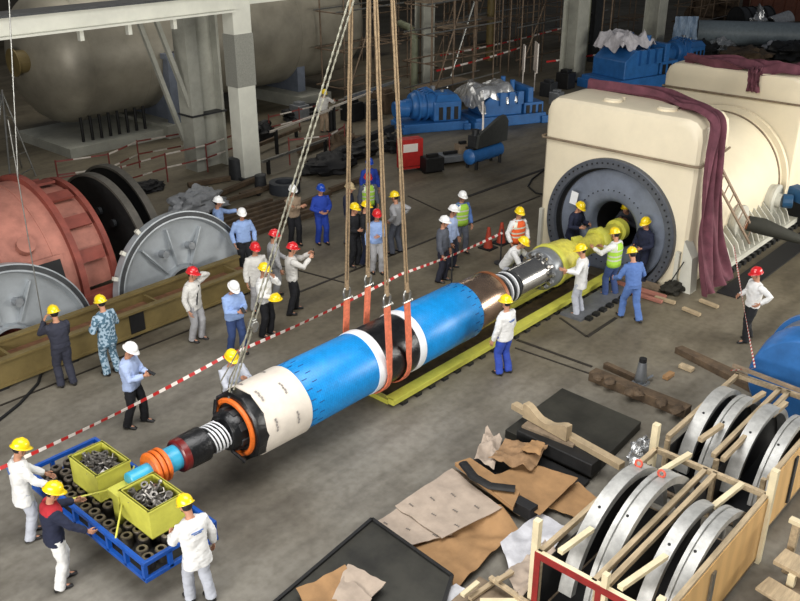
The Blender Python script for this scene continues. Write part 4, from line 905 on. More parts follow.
# folded kraft papers on black case
for i, cs in enumerate((((296, 590), (345, 566), (358, 590), (318, 625)), ((330, 590), (348, 565), (386, 584), (350, 620)), ((318, 625), (345, 575), (372, 600), (350, 640)))):
    sheet('folded_kraft_paper', cs, .34, kraftp if i else kraft, ('folded kraft paper on black case, left piece', 'folded kraft paper on black case, right pointed piece', 'folded kraft paper on black case, front piece')[i], 'paper', amp=.07, seed=20+i, sharp=.4, fz=1.8)
# curved dark channel on board
t = thing('wooden_pad', 'pale board carrying a curved dark rubber strip among cardboard', 'board', (*G(485, 480), .1))
b = B(); b.prism([V((*G(455, 463, .3), .24)), V((*G(470, 458, .3), .24)), V((*G(520, 492, .3), .24)), V((*G(513, 508, .3), .24))], (0, 0, .07)); b.build('pad_board', kraft, t)
b = B(); pts = [V((*G(*p, .34), .36)) for p in ((463, 464), (474, 478), (490, 487), (515, 490))]; b.tube(pts, .085, 8, flat=.5); b.build('curved_strip', darkst, t, True)
board(V((*G(452, 472, .1), .1)), V((*G(522, 512, .1), .1)), .1, .12, woodg, 'grey timber batten along edge of printed kraft sheet', 'batten')
board(V((*G(516, 503, .2), .2)), V((*G(534, 513, .2), .2)), .2, .2, black, 'short black block at end of curved strip board', 'block', 'black_block')
# small pale timber pile bottom centre
for i, (p, q) in enumerate((((470, 596), (500, 575)), ((480, 601), (520, 601)), ((490, 580), (530, 608)), ((462, 601), (478, 588)), ((496, 590), (512, 580)))):
    board(V((*G(*p, .3), .25+.05*i)), V((*G(*q, .3), .25+.05*i)), .07, .05, woodl if i % 2 else wood, 'pale timber offcut in the small heap beside red-edged crate', 'offcut', 'timber_offcut', 'timber offcuts in the small heap')
b = B(); b.bb(7.3, 8.0, 5.0, 5.7, 0, .2); tag(b.build('offcut_pallet', woodg), 'low pallet under the heap of pale timber offcuts', 'pallet')
lump('foil_bundle', (*G(642, 452, .5), .5), (.3, .16, .22), foil, 'crumpled silver foil tucked behind the red-edged crate post', 'foil', 3, amp=.6)
# ---------------------------------------------------------------- floor clutter right of the rotor
t = thing('steel_beam_block', 'dirty steel beam with rusted lumps on floor beside grey hydraulic jack', 'beam', (*G(640, 393), 0))
b = B(); b.beam(V((*G(592, 374, .1), .1)), V((*G(688, 412, .1), .1)), .26, .2); b.build('beam_body', brownb, t, bevel=.01)
for i, q in enumerate((0, .9, 2.6, 3.1, 4.9, 6.1)):
    p = V((*G(598+q*13, 377+q*5.3, .2), .2)); lump('rust_lump', p, (.1+.05*(i % 3), .11, .05), brownb, None, None, i, 12, .5, parent=t)
b = B(); b.beam(V((*G(605, 365, .06), .06)), V((*G(645, 383, .06), .06)), .12, .12); tag(b.build('steel_bar', brownb), 'short rusty bar lying against the dirty steel beam', 'bar')
jp = V((*G(640, 384), 0)); t = thing('hydraulic_jack', 'grey upright hydraulic jack with black top beside dirty beam', 'jack', jp)
b = B(); b.bb(jp.x-.14, jp.x+.14, jp.y-.14, jp.y+.14, 0, .05); b.lathe(jp, (0, 0, 1), [(.05, .1), (.1, .12), (.45, .085), (.5, .08), (.5, .001)], 16); b.build('jack_body', alu, t, True)
b = B(); b.cyl(jp+V((0, 0, .5)), jp+V((0, 0, .58)), .075, 12); b.build('jack_head', black, t); b = B(); b.tube([jp+V((.1, -.05, .08)), jp+V((.28, -.12, .12))], .025, 6); b.build('jack_valve', alu, t)
slab('timber_plank', [G(675, 348, .12), G(682, 346, .12), G(762, 382, .12), G(756, 390, .12)], 0, .14, brownb, 'long brown steel plank on floor leading to the blue drum', 'plank')
board(V((*G(680, 365, .05), .05)), V((*G(693, 370, .05), .05)), .14, .08, wood, 'short pale wood block on floor beside the long brown plank', 'block', 'wood_block')
board(V((*G(665, 378, .05), .05)), V((*G(672, 373, .05), .05)), .12, .08, kraft, 'short orange wood block on floor, nearer the grey jack', 'block', 'wood_block')
for i, (p, q, l) in enumerate((((683, 308), (700, 315), 'short pale plank nearest the red-helmeted man'), ((700, 300), (718, 307), 'short pale plank beside the maroon cloth foot'), ((655, 297), (675, 303), 'pale plank among dark clutter at generator front'), ((630, 292), (662, 302), 'reddish plank among dark clutter at generator front'))):
    board(V((*G(*p, .05), .05)), V((*G(*q, .05), .05)), .1, .07, (tbm, tbm, tbm, rust)[i], l, 'plank', 'timber_plank')
lump('rope_heap', (*G(672, 292), .12), (.3, .24, .16), mat('dark_rope', (44, 42, 34), .9, bump=.6), 'dark tangled rope heap on floor before right generator foot', 'rope heap', 5, amp=.5)
b = B(); b.bb(18.95, 19.25, 8.6, 10.0, 0, .09); tag(b.build('timber_plank', woodg), 'wide grey plank across floor at foot of generator opening', 'plank')
b = B(); b.bb(18.6, 18.8, 8.3, 9.6, 0, .08); tag(b.build('timber_plank', rust), 'narrow reddish plank in front of the wide grey plank', 'plank')
b = B(); b.bb(18.95, 19.22, 10.9, 12.1, 0, .09); tag(b.build('timber_plank', brownb), 'brown plank at left foot of generator opening', 'plank')
b = B(); b.bb(19.9, 27, 7.0, 7.55, 0, .03); tag(b.build('floor_mat', black), 'long black strip on floor beside generator foot frame', 'strip')
# pry bar leaning at generator right corner
a = gy(668, 290, 7.9); b = B(); b.tube([V((*G(665, 290, 0.02), .02)), gz(684, 262, .85)], .015, 6); tag(b.build('pry_bar', darkst), 'thin dark bar leaning at right corner of generator', 'bar')
p = gx(574, 198, 19.22); b = B(); b.box(p, (.012, .2, .34), Euler((.15, 0, 0)).to_matrix()); tag(b.build('white_paper', white), 'white paper sheet stuck on left of the generator end ring', 'paper')
# cones
for i, (px, py) in enumerate(((488, 248), (501, 243))):
    p = V((*G(px, py), 0)); t = thing('traffic_cone', 'orange red cone on floor behind tape, %s of the two' % ('left', 'right')[i], 'cone', p)
    b = B(); b.lathe(p, (0, 0, 1), [(.03, .13), (.6, .04), (.6, .001)], 16); b.build('cone_body', mat('cone_red', (176, 66, 44), .6), t, True)
    b = B(); b.bb(p.x-.2, p.x+.2, p.y-.2, p.y+.2, 0, .03); b.build('cone_base', black, t)
# ---------------------------------------------------------------- tapes
def tape(name, pts, label, w=.058, seg=.28, cat='barrier tape', grp=None, sag=.06, parent=None, cols=(redt, whitet)):
    pts = [V(p) for p in pts]; b = B(); vs = []; fs = []; ms = []; prev = None; tot = 0
    for i in range(len(pts)-1):
        p, q = pts[i], pts[i+1]; Lg = (q-p).length; n = max(3, int(Lg/(seg/3)))
        for k in range(n+(1 if i == len(pts)-2 else 0)):
            u = k/n; c = p.lerp(q, u); c.z -= sag*math.sin(PI*u)*Lg/3; tw = .5*math.sin(tot*1.3)+.3; h = V((0, 0, 1)) * math.cos(tw); d = (q-p).normalized(); s_ = V((-d.y, d.x, 0)); o = (h+s_*math.sin(tw))*w/2; nn = s_*.002
            vs += [c-o-nn, c+o-nn, c+o+nn, c-o+nn]; ms.append(int(tot/seg) % 2); tot += Lg/n
    k = len(vs)//4; mm = []
    for i in range(k-1):
        for j in range(4): fs.append((i*4+j, i*4+(j+1) % 4, (i+1)*4+(j+1) % 4, (i+1)*4+j)); mm.append(ms[i])
    b.add(vs, fs, mm); o = b.build(name, list(cols), parent)
    return tag(o, label, cat, grp) if label else o
tape('barrier_tape', [(2.6, 12.5, .62), (4.45, 12.5, .66), (8.9, 12.5, .87), (13.9, 12.5, .98), (17.9, 12.55, .86)], 'long red and white barrier tape stretched across floor behind the rotor', sag=.04, seg=.13)
def stand(p, h, lab, m=dgrey, cat='stand', grp=None):
    t = thing('barrier_stand', lab, cat, p, group=grp); p = V(p)
    b = B(); b.cyl(p+V((0, 0, .03)), p+V((0, 0, h)), .02, 8); b.build('pole', m, t); b = B(); b.lathe(p, (0, 0, 1), [(0, .001), (0, .17), (.03, .17), (.04, .001)], 16); b.build('base', m, t); return t
q = gz(437, 283); stand((q.x, 12.52, 0), 1.05, 'dark barrier stand holding tape in front of the dark grey shirted man')
stand((17.9, 12.57, 0), .95, 'dark barrier stand holding tape end by the generator corner')
a = gz(725, 235, 1.2); tape('barrier_tape', [(20.0, 7.35, 1.25), V((*G(755, 368, 1.2), 1.2)), (13.9, 4.8, 1.38)], 'thin red and white tape running from maroon cloth down to farther crate', w=.03, seg=.07, sag=.02)
# far railings with striped tape
rail_red = mat('faded_red', (122, 52, 46), .6); rail_white = mat('faded_white', (196, 188, 176), .6)
def railing(pxs, label, h=1.0, hs=(.95, .5)):
    P_ = [gz(*p) for p in pxs]; t = thing('tape_railing', label, 'barrier', P_[0])
    for p in P_: b = B(); b.cyl(p, p+V((0, 0, h)), .025, 6); b.build('post', rail_red, t)
    for z in hs: tape('striped_rail', [p+V((0, 0, z)) for p in P_], None, w=.055, seg=.55, sag=.01, parent=t, cols=(rail_red, rail_white))
railing([(60, 190), (112, 182), (140, 168), (205, 155)], 'red and white railing on floor before the big tank saddle, left run')
railing([(20, 215), (62, 208), (125, 196), (168, 182), (208, 172), (238, 160)], 'second red and white railing nearer the dark half discs')
railing([(270, 140), (300, 132), (345, 120)], 'short striped railing under right end of the tank', hs=(.9, .5))
railing([(290, 165), (330, 160), (345, 150)], 'short striped railing near the distant climbing worker', hs=(.9,))
# ---------------------------------------------------------------- left machinery
t = thing('olive_beam', 'long olive steel trough beam on floor in front of grey end shields', 'beam', (8, 16.4, 0))
for nm, y in (('side_plate', 16.0), ('side_plate', 16.85)):
    b = B(); b.bb(2.5, 12.7, y, y+.05, .1, .62); b.bb(2.5, 12.7, y-.06, y+.1, .58, .63); b.bb(2.5, 12.7, y-.06, y+.1, .06, .11); b.build(nm, olive, t)
for i in range(9): b = B(); b.bb(3+i*1.15, 3.06+i*1.15, 16.05, 16.85, .1, .5); b.build('web_plate', olive, t)
b = B(); b.bb(2.5, 12.7, 16.05, 16.85, .28, .33); b.build('inner_board', mat('inner_brown', (122, 84, 58), .8, var=.2), t)
b = B(); b.bb(9.0, 9.35, 15.97, 16.0, .12, .58); b.build('dark_patch', black, t)
for i in range(7): b = B(); b.bb(3+i*1.5, 3.2+i*1.5, 15.95, 17.0, 0, .06); tag(b.build('floor_sleeper', darkst), 'dark sleeper under the olive trough beam', 'sleeper', 'sleepers under the olive beam')
shm = mat('end_shield_grey', (168, 174, 178), .38, .35, var=.1, scale=1.3)
def shield(cx, cy, R_, label, z0=.06, rib=(62, 98, 128), lean=.16):
    t = thing('end_shield', label, 'end shield', (cx, cy, z0)); Rm = Matrix.Rotation(-lean, 4, 'X')
    def half(prof, n=64):
        b = B(); vs = []; k = len(prof)
        for i in range(n+1):
            w = PI*i/n
            for (q_, r) in prof: vs.append(V((r*math.cos(w), q_, r*math.sin(w))))
        fs = [(i*k+j, i*k+j+1, (i+1)*k+j+1, (i+1)*k+j) for i in range(n) for j in range(k-1)]
        b.add(vs, fs); return b
    def put(b, nm, m, sm=30):
        for i, v in enumerate(b.v): b.v[i] = (Rm @ v)+V((cx, cy, z0))
        return b.build(nm, m, t, sm)
    o = put(half([(.0, .5), (-.04, .5), (-.04, .56), (.1, .6), (.16, 1.1), (.06, R_-.22), (-.1, R_-.17), (-.1, R_), (.14, R_), (.14, R_-.2), (.24, 1.1), (.2, .5), (0, .5)]), 'shield_body', shm)
    b = B()
    for k in range(46): w = PI*(k+.5)/46; b.cyl((math.cos(w)*(R_-.08), -.108, math.sin(w)*(R_-.08)), (math.cos(w)*(R_-.08), -.1, math.sin(w)*(R_-.08)), .02, 8)
    put(b, 'bolt_holes', darkst)
    b = half([(-.112, R_-.13), (-.112, R_-.03)]); put(b, 'rim_face', dgrey)
    for a_ in rib:
        a_ = math.radians(a_); d = V((math.cos(a_), 0, math.sin(a_))); b = B(); b.beam(d*.62+V((0, .05, 0)), d*(R_-.35)+V((0, .05, 0)), .03, .12, up=V((0, 1, 0))); put(b, 'stiffening_rib', shm)
    for a_ in (70, 112): 
        a_ = math.radians(a_); d = V((math.cos(a_), 0, math.sin(a_))); b = B(); b.cyl(d*1.05+V((0, .16, 0)), d*1.05+V((0, -.06, 0)), .09, 16); put(b, 'port', alu)
    for a_ in (120, 138, 156):
        a_ = math.radians(a_); d = V((math.cos(a_), 0, math.sin(a_))); b = B(); b.beam(d*(R_-.02), d*(R_+.1), .09, .1, up=V((0, 1, 0))); put(b, 'rim_lug', cream2)
    return t
shield(11.35, 17.25, 1.9, 'grey half-round end shield leaning behind olive beam, right of the two', .06)
shield(6.95, 17.25, 1.88, 'grey half-round end shield leaning behind olive beam at left edge', .06)
# red half casing (axis along X)
def halfshell(x0, x1, r0, r1, cy, cz, th=.08, n=48, a0=0, a1=PI):
    b = B(); b.lathe((0, cy, cz), (1, 0, 0), [(x0, r0), (x1, r1), (x1, r1-th), (x0, r0-th)], n, a0, a1, close=True, up=V((0, 0, 1))); return b
rc = thing('red_turbine_casing', 'big rusty red half casing at left edge behind end shield', 'casing', (7, 19.8, 0)); cy, cz = 19.95, .55
def hs(nm, x0, x1, r0, r1, m, th=.08): 
    b = B(); b.lathe((0, cy, cz), (1, 0, 0), [(x0, r0), (x1, r1), (x1, r1-th), (x0, r0-th)], 56, PI/2, PI*1.5, close=True, up=V((0, 1, 0)))
    return b.build(nm, m, rc, 30)
hs('shell', 3.5, 8.95, 2.2, 2.2, rust); hs('end_flange', 8.9, 9.05, 2.34, 2.34, rust2, .3)
hs('inner_shell', 9.0, 9.9, 1.95, 1.9, rust); hs('inner_flange', 9.85, 9.98, 2.05, 2.05, rust2, .5)
for i in range(5): hs('shell_band', 4.1+i*1.1, 4.14+i*1.1, 2.215, 2.215, rust, .06)
for i in range(7):
    w = math.radians(20+i*23); b = B(); d = V((0, math.cos(w), math.sin(w))); b.box(V((9.4, cy, cz))+d*2.05, (.7, .06, .3), Euler((w, 0, 0)).to_matrix()); b.build('stiffener', rust2, rc)
for x in (7.2, 8.25):
    w = math.radians(187); 
    b = B(); y = cy-2.2; c = V((x, cy+2.24*math.cos(math.radians(163)), cz+2.24*math.sin(math.radians(163)))); Rt = Euler((math.radians(-17+0), 0, 0)).to_matrix()
    b.box(c, (.85, .05, .8), Rt); o = b.build('window_frame', rust, rc); b = B(); b.box(c+V((0, -.02, -.0)), (.68, .05, .62), Rt); b.build('window_opening', black, o)
b = B(); b.cyl(V((8.0, cy-1.75, cz+1.3)), V((8.0, cy-1.88, cz+1.42)), .2, 20); b.build('round_port', rust, rc)
for s_ in (-1, 1): b = B(); b.bb(3.5, 9.9, cy+s_*2.25-.15, cy+s_*2.25+.15, .3, .55); b.bb(3.5, 9.9, cy+s_*2.2-.1, cy+s_*2.2+.1, 0, .3); b.build('split_flange', rust2, rc)
for i in range(3): b = B(); p = V((5.5+i*1.2, cy+.4, cz+2.2)); b.box(p+V((0, 0, .1)), (.08, .3, .3)); b.build('top_lug', rust2, rc)
# dark half discs
for i, x in enumerate((10.75, 11.6)):
    t = thing('diaphragm_half', 'black half-round diaphragm standing behind end shield, %s of the two' % ('left', 'right')[i], 'diaphragm', (x, 19.95, 0)); cyd = (19.9, 20.6)[i]; Rd = (2.15, 2.05)[i]
    b = B(); w = [PI*k/48 for k in range(49)]; b.prism([(x, cyd+Rd*math.cos(a), .35+Rd*math.sin(a)) for a in w]+[(x, cyd+.6*math.cos(a), .35+.6*math.sin(a)) for a in reversed(w)], (.16, 0, 0)); b.build('disc_plate', darkst, t, 30)
    b = B(); b.lathe((x-.02, cyd, .35), (1, 0, 0), [(0, Rd-.05), (0, Rd+.02), (.2, Rd+.02), (.2, Rd-.05)], 48, PI/2, PI*1.5, close=True, up=V((0, 1, 0)))
    b.build('disc_rim', mat('worn_rim', (104, 100, 92), .5, .4), t, 30)
    for k in (60, 90): a_ = math.radians(k); b = B(); c = V((x-.02, cyd-1.2*math.cos(a_)-.2, .35+1.3*math.sin(a_))); b.cyl(c, c+V((-.08, 0, 0)), .1, 12); b.build('boss', dgrey, t)
    b = B(); b.bb(x-.1, x+.3, cyd-2.2, cyd+2.2, 0, .3); b.build('timber_bearer', woodg, t)
lump('crumpled_film', (*G(198, 215), .35), (.9, .5, .45), mat('dirty_film', (150, 152, 154), .4, bump=.6), 'crumpled grey plastic film behind the right grey end shield', 'plastic film', 7, amp=.5, seg=36)
# ---------------------------------------------------------------- stacked bars on far floor
for i in range(7):
    y = 18.9+i*.32; x0 = 12.8+rg.uniform(-.3, .5); b = B(); b.bb(x0, x0+4.6+rg.uniform(-.5, .5), y, y+.12, .0, .12); tag(b.build('steel_bar', brownb), 'long rusty steel bar lying in the row behind the men in blue shirts', 'bar', 'rusty bars on the far floor')
for i, (p, q) in enumerate((((205, 200), (262, 176)), ((240, 195), (300, 178)), ((188, 185), (230, 178)), ((330, 190), (380, 172)), ((300, 205), (330, 192)))):
    board(V((*G(*p, .1), .1)), V((*G(*q, .1), .1)), .15, .15, brownb, ('rusty floor beam by the column foot', 'rusty floor beam right of the column foot', 'short rusty beam left of the column foot', 'dark beam behind the blue-helmeted man', 'short beam left of the blue-helmeted man')[i], 'beam', 'floor_beam')
for i, (px, py, r, h) in enumerate(((235, 178, .3, .7), (247, 172, .22, .6), (258, 190, .2, .5))):
    p = V((*G(px+3, py), 0)); b = B(); b.lathe(p, (0, 0, 1), [(0, .001), (0, r), (h, r*.9), (h+.03, r*.6), (h+.03, .001)], 16); tag(b.build('steel_drum', dgrey, None, True), 'dark drum by foot of white column, %s of three' % ('left', 'middle', 'right')[i], 'drum')
lump('dark_tarp', (*G(330, 170), .2), (1.0, .7, .35), black, 'dark tarpaulin heap on floor behind leftmost rope', 'tarpaulin', 9, amp=.5)
lump('dark_tarp', (*G(352, 158), .2), (1.1, .5, .3), darkst, 'second dark tarpaulin heap nearer the blue pump', 'tarpaulin', 10, amp=.5)
p = V((*G(285, 192), 0)); b = B(); b.lathe(p, (0, 0, 1), [(0, .5), (.35, .5), (.35, .3), (.02, .3)], 24); tag(b.build('cable_coil', mat('coil_dark', (50, 54, 60), .7), None, True), 'dark cable coil on floor behind the tan shirted man', 'coil')
# hose on left floor and near generator
for pts, l in (([(44, 380), (44, 366), (38, 385), (20, 405), (-5, 425)], 'black hose looping on floor beside dark coveralled worker'), ([(545, 170), (532, 180), (528, 187), (536, 194), (548, 196)], 'black cable curling on floor left of the generator')):
    b = B(); c = [V((*G(*p), .03)) for p in pts]
    if l.startswith('black hose'): c = c[1:]
    b.tube(c, .03, 8); tag(b.build('rubber_hose', black, None, True), l, 'hose')
# ---------------------------------------------------------------- columns and girder
def column(px, py, Y_, w, d, m, label, h=12, name='steel_column', mi2=None, x=None):
    p = gz(px, py); x = p.x if x is None else x; y = p.y if Y_ is None else Y_
    t = thing(name, label, 'column', (x, y, 0))
    b = B(); b.bb(x-w/2, x+w/2, y-d/2, y-d/2+.06, 0, h); b.build('flange', m, t); b = B(); b.bb(x-w/2, x+w/2, y+d/2-.06, y+d/2, 0, h); b.build('flange', m, t)
    b = B(); b.bb(x-.04, x+.04, y-d/2+.06, y+d/2-.06, 0, h); b.build('web', m, t); b = B(); b.bb(x-w/2-.1, x+w/2+.1, y-d/2-.1, y+d/2+.1, 0, .08); b.build('base_plate', dgrey, t)
    return t
wc = thing('steel_column', 'tall white column with grey mesh wrap band, beside big tank', 'column', (18.35, 23.5, 0))
b = B(); b.bb(18.0, 18.72, 23.2, 23.75, 0, 12); b.build('shaft', concw, wc, bevel=.02)
b = B(); b.bb(17.98, 18.74, 23.18, 23.77, 3.1, 4.75); b.build('mesh_wrap', mesh_g, wc)
b = B(); b.bb(17.9, 18.82, 23.1, 23.85, 0, .1); b.build('base_plate', dgrey, wc)
gc = thing('steel_column', 'grey steel column standing behind the white mesh-wrapped column', 'column', (18.1, 25.6, 0))
b = B(); b.bb(17.55, 18.0, 25.2, 25.9, 0, 12); b.build('flange', conc, gc); b = B(); b.bb(18.0, 18.8, 25.5, 25.6, 0, 12); b.build('web', conc, gc); b = B(); b.bb(18.8, 18.9, 25.2, 25.9, 0, 12); b.build('flange', conc, gc)
b = B(); b.bb(17.5, 18.95, 25.15, 25.95, 1.9, 1.96); b.build('shelf_plate', dgrey, gc)
for k, (p, q) in enumerate((((16.2, 25.4, 6.6), (17.75, 25.4, 1.8)), ((15.9, 25.9, 6.6), (17.6, 25.9, 1.0)))):
    b = B(); b.beam(p, q, .14, .14); b.build('brace', conc, gc)
column(424, 90, None, .75, .6, conc, 'grey column behind blue pump with pipes')
column(571, 80, None, 1.0, .9, conc, 'wide grey column behind the covered blue pump')
column(650, 62, None, .9, .9, conc, 'grey column behind the farthest blue pump')
column(590, 60, None, .9, .8, dgrey, 'dark column right of the wide grey column')
gd = thing('crane_girder', 'long white horizontal girder across top left before tank', 'girder', (14, 23.4, 5.5))
b = B(); b.bb(4, 18.0, 23.2, 23.26, 5.5, 5.98); b.build('web', concw, gd); b = B(); b.bb(4, 18.0, 23.0, 23.5, 5.46, 5.52); b.build('bottom_flange', concw, gd); b = B(); b.bb(4, 18.0, 23.0, 23.9, 5.98, 6.04); b.build('top_flange', dgrey, gd)
for px in (80, 128, 173): p = gy(px, 28-(px-80)*.16, 23.3); b = B(); b.bb(p.x-.06, p.x+.06, 23.25, 23.4, 5.15, 5.5); b.build('hanger', concw, gd)
b = B(); b.bb(18.72, 30, 23.2, 23.3, 5.62, 6.0); b.build('web', concw, gd)
b = B(); b.bb(4, 16, 24.5, 26.5, 6.3, 6.5); tag(b.build('walkway', dgrey), 'dark walkway deck above the white girder at top left', 'walkway')
# ---------------------------------------------------------------- big tank
TY, TZc, TR_ = 32.6, 3.15, 2.45
tk = thing('storage_tank', 'huge grey horizontal tank on saddles behind the white column', 'tank', (23, TY, 0))
b = B(); prof = [(15.3, .001)]+[(16.9-1.6*math.cos(a), TR_*math.sin(a)) for a in [math.radians(v) for v in (10, 20, 32, 45, 58, 70, 80)]]+[(16.9, TR_), (30.5, TR_)]+[(30.5+1.5*math.cos(a), TR_*math.sin(a)) for a in [math.radians(v) for v in (80, 65, 50, 35, 20, 8)]]+[(32, .001)]
b.lathe((0, TY, TZc), (1, 0, 0), prof, 72); b.build('tank_shell', tankm, tk, True)
for x in (17.0, 19.4, 21.7, 24.4, 27.1, 29.8): b = B(); b.lathe((0, TY, TZc), (1, 0, 0), [(x, TR_), (x, TR_+.012), (x+.06, TR_+.012), (x+.06, TR_)], 72); b.build('weld_band', tankm, tk, True)
b = B(); b.cyl((15.6, TY-.5, TZc+.1), (15.0, TY-.5, TZc+.1), .4, 24); b.cyl((15.0, TY-.5, TZc+.1), (14.94, TY-.5, TZc+.1), .5, 24); b.build('manhole', olive, tk)
for x in (20.2, 27.2):
    b = B(); b.prism([(x, TY-1.9, 0.0), (x, TY+1.9, 0), (x, TY+1.9, 1.9), (x, TY+1.2, 1.15), (x, TY, .75), (x, TY-1.2, 1.15), (x, TY-1.9, 1.9)], (.45, 0, 0)); b.build('saddle', greyp, tk)
    b = B(); b.bb(x-.7, x+1.1, TY-2.9, TY+2.9, 0, .5); b.build('plinth', conc, tk)
b = B(); b.bb(19.9, 20.5, TY-2.75, TY-2.35, .5, 3.2); b.bb(19.8, 20.6, TY-2.8, TY-2.3, 3.0, 3.2); b.build('support_leg', greyp, tk)
b = B(); b.bb(15.5, 19.5, 30.0, 34, 0, .35); tag(b.build('tank_plinth', conc), 'low concrete plinth under left end of the big tank', 'plinth')
for i in range(8): b = B(); x = 16.4+i*.38; b.cyl((x, 30.6, .35), (x, 30.6, 1.25), .06, 8); tag(b.build('plinth_pipe', darkst), 'short dark pipe stub standing under the big tank', 'pipe', 'pipe stubs under the tank')
# left edge thin tower of rods
t = thing('scaffold_tripod', 'thin grey rod tripod at left edge above the red casing', 'scaffold', (*G(15, 175), 0))
for i, (p, q) in enumerate((((-8, 190), (2, 90)), ((12, 196), (2, 90)), ((36, 176), (2, 92)), ((22, 168), (0, 95)))):
    b = B(); A_ = gz(*p); T_ = gy(*q, gz(10, 180).y+.2); b.cyl(A_, T_, .03, 6); b.build('rod', galv, t)
for k in range(4): b = B(); A_ = gz(12, 196).lerp(gy(2, 90, gz(10, 180).y+.2), .15+k*.2); C_ = gz(36, 176).lerp(gy(2, 92, gz(10, 180).y+.2), .1+k*.2); b.cyl(A_, C_, .02, 6); b.build('cross_rod', galv, t)
for i, (a_, c_) in enumerate((((5, -5, 13.2), (55, 175, 2.9)), ((18, 60, 6), (40, 300, .9)))): pass
b = B(); b.cyl(gy(8, -20, 19.0), gy(18, 178, 19.0), .015, 6); tag(b.build('guy_wire', galv), 'thin slanting wire above top of the red casing', 'wire')
b = B(); b.cyl(gy(8, 120, 17.05), gy(44, 330, 17.05), .012, 6); tag(b.build('guy_wire', galv), 'thin slanting wire in front of red casing and left end shield', 'wire')
# ---------------------------------------------------------------- scaffolding
def scaffold(x0, y0, nx, ny, dx, dy, h, label, dz=1.6, seed=1, dirx=(1, 0)):
    r_ = random.Random(seed); t = thing('scaffold', label, 'scaffold', (x0, y0, 0))
    for i in range(nx):
        for j in range(ny):
            x, y = x0+i*dx, y0+j*dy; b = B(); b.cyl((x, y, 0), (x+r_.uniform(-.1, .1), y, h+r_.uniform(-.5, .5)), .035, 6); b.build('standard', pipem, t)
    for k in range(int(h/dz)):
        z = .9+k*dz
        for j in range(ny): b = B(); b.cyl((x0-.4, y0+j*dy, z), (x0+(nx-1)*dx+.5, y0+j*dy, z+r_.uniform(-.1, .1)), .035, 6); b.build('ledger', pipem if r_.random() < .6 else galv, t)
        if ny > 1:
            for i in range(0, nx, 2): b = B(); b.cyl((x0+i*dx, y0-.3, z-.1), (x0+i*dx, y0+(ny-1)*dy+.3, z-.1), .03, 6); b.build('transom', pipem, t)
        for i in range(nx-1):
            if r_.random() < .35 and ny > 1: b = B(); b.bb(x0+i*dx, x0+(i+1)*dx, y0, y0+dy*.8, z, z+.05); b.build('deck_board', woodg, t)
    b = B(); b.cyl((x0, y0, .2), (x0+dx*2, y0, h*.8), .035, 6); b.build('brace', pipem, t)
    return t
scaffold(28, 28.5, 5, 2, 1.7, 1.4, 8.5, 'rusty scaffold tower behind the ropes, right of the tank', seed=2)
scaffold(35, 29.5, 6, 2, 1.9, 1.5, 9, 'rusty scaffold behind the blue pump, between grey columns', seed=3)
scaffold(39, 26.8, 5, 1, 2.0, 1, 8.5, 'single row scaffold just before the wide grey column', seed=4)
scaffold(48, 30, 6, 2, 2.2, 1.6, 9.5, 'far scaffold right of the wide grey column', seed=5)
scaffold(58, 26, 5, 2, 2.0, 1.6, 8, 'distant brown scaffold beyond the farthest blue pump', dz=1.0, seed=6)
scaffold(30, 25.2, 4, 2, 1.5, 1.2, 8, 'rusty scaffold close behind the blue geared pump', seed=11, dz=1.2)
scaffold(44, 34, 7, 2, 2.0, 1.6, 10, 'dense scaffold at top centre behind the grey columns', seed=12, dz=1.1)
scaffold(32, 36, 8, 2, 2.4, 1.8, 9, 'deep background scaffold in the dark of the hall', seed=8)
def railtape(pa, pb, h, label): a_ = gz(*pa); c_ = gz(*pb); tape('barrier_tape', [a_+V((0, 0, h)), c_+V((0, 0, h))], label, w=.09, seg=.7, sag=.02)
railtape((436, 92), (520, 66), 1.0, 'faded white striped tape before scaffold behind covered pump')
railtape((545, 82), (655, 62), 1.0, 'faded white striped tape between the grey columns')
railtape((440, 75), (560, 45), 1.0, 'far striped tape deep in scaffold')
b = B(); A_ = gz(447, 88); C_ = gy(475, 0, A_.y); b.cyl(A_, C_, .05, 6); tag(b.build('striped_pole', galv), 'slanting pale pole leaning in scaffold behind covered pump', 'pole')
for i, (px, py, hh_, w_) in enumerate(((522, 84, 1.5, .5), (534, 83, 1.7, .9))):
    p = gz(px, py+8); b = B(); b.box(p+V((0, 0, 1.6)), (.05, w_, hh_*.8), Euler((0, 0, -.8)).to_matrix()); b.cyl(p, p+V((0, 0, 1.2)), .03, 6); tag(b.build('notice_board', whitet), ('narrow white notice board hanging behind the covered blue pump', 'wide white notice board right of the narrow one')[i], 'notice board')
b = B(); p = gz(489, 60); b.cyl(p, p+V((0, 0, 9)), .22, 12); tag(b.build('yellow_pipe', olive, None, True), 'upright yellow pipe among scaffold at top centre', 'pipe')
b = B(); p = gz(414, 95); q = gz(400, 88); b.tube([p, p+V((0, 0, 2.6)), p.lerp(q, .3)+V((0, 0, 3.0)), q+V((0, 0, 3.05))], .17, 12); tag(b.build('bent_pipe', mat('green_pipe', (120, 124, 100), .5), None, True), 'bent green grey pipe beside column behind blue pump', 'pipe')
b = B(); p = gz(582, 70); b.cyl(p, p+V((0, 0, 10)), .2, 12); tag(b.build('upright_pipe', mat('pale_green_pipe', (150, 152, 128), .5), None, True), 'pale upright pipe right of the wide grey column', 'pipe')
for i, px in enumerate((462, 475, 500, 508, 530, 598, 606)):
    p = gz(px, 72); b = B(); b.cyl(p, p+V((0, 0, 9)), .04, 6); tag(b.build('thin_pole', pipem), 'thin upright pole in dark scaffold area', 'pole', 'thin poles before the scaffold')
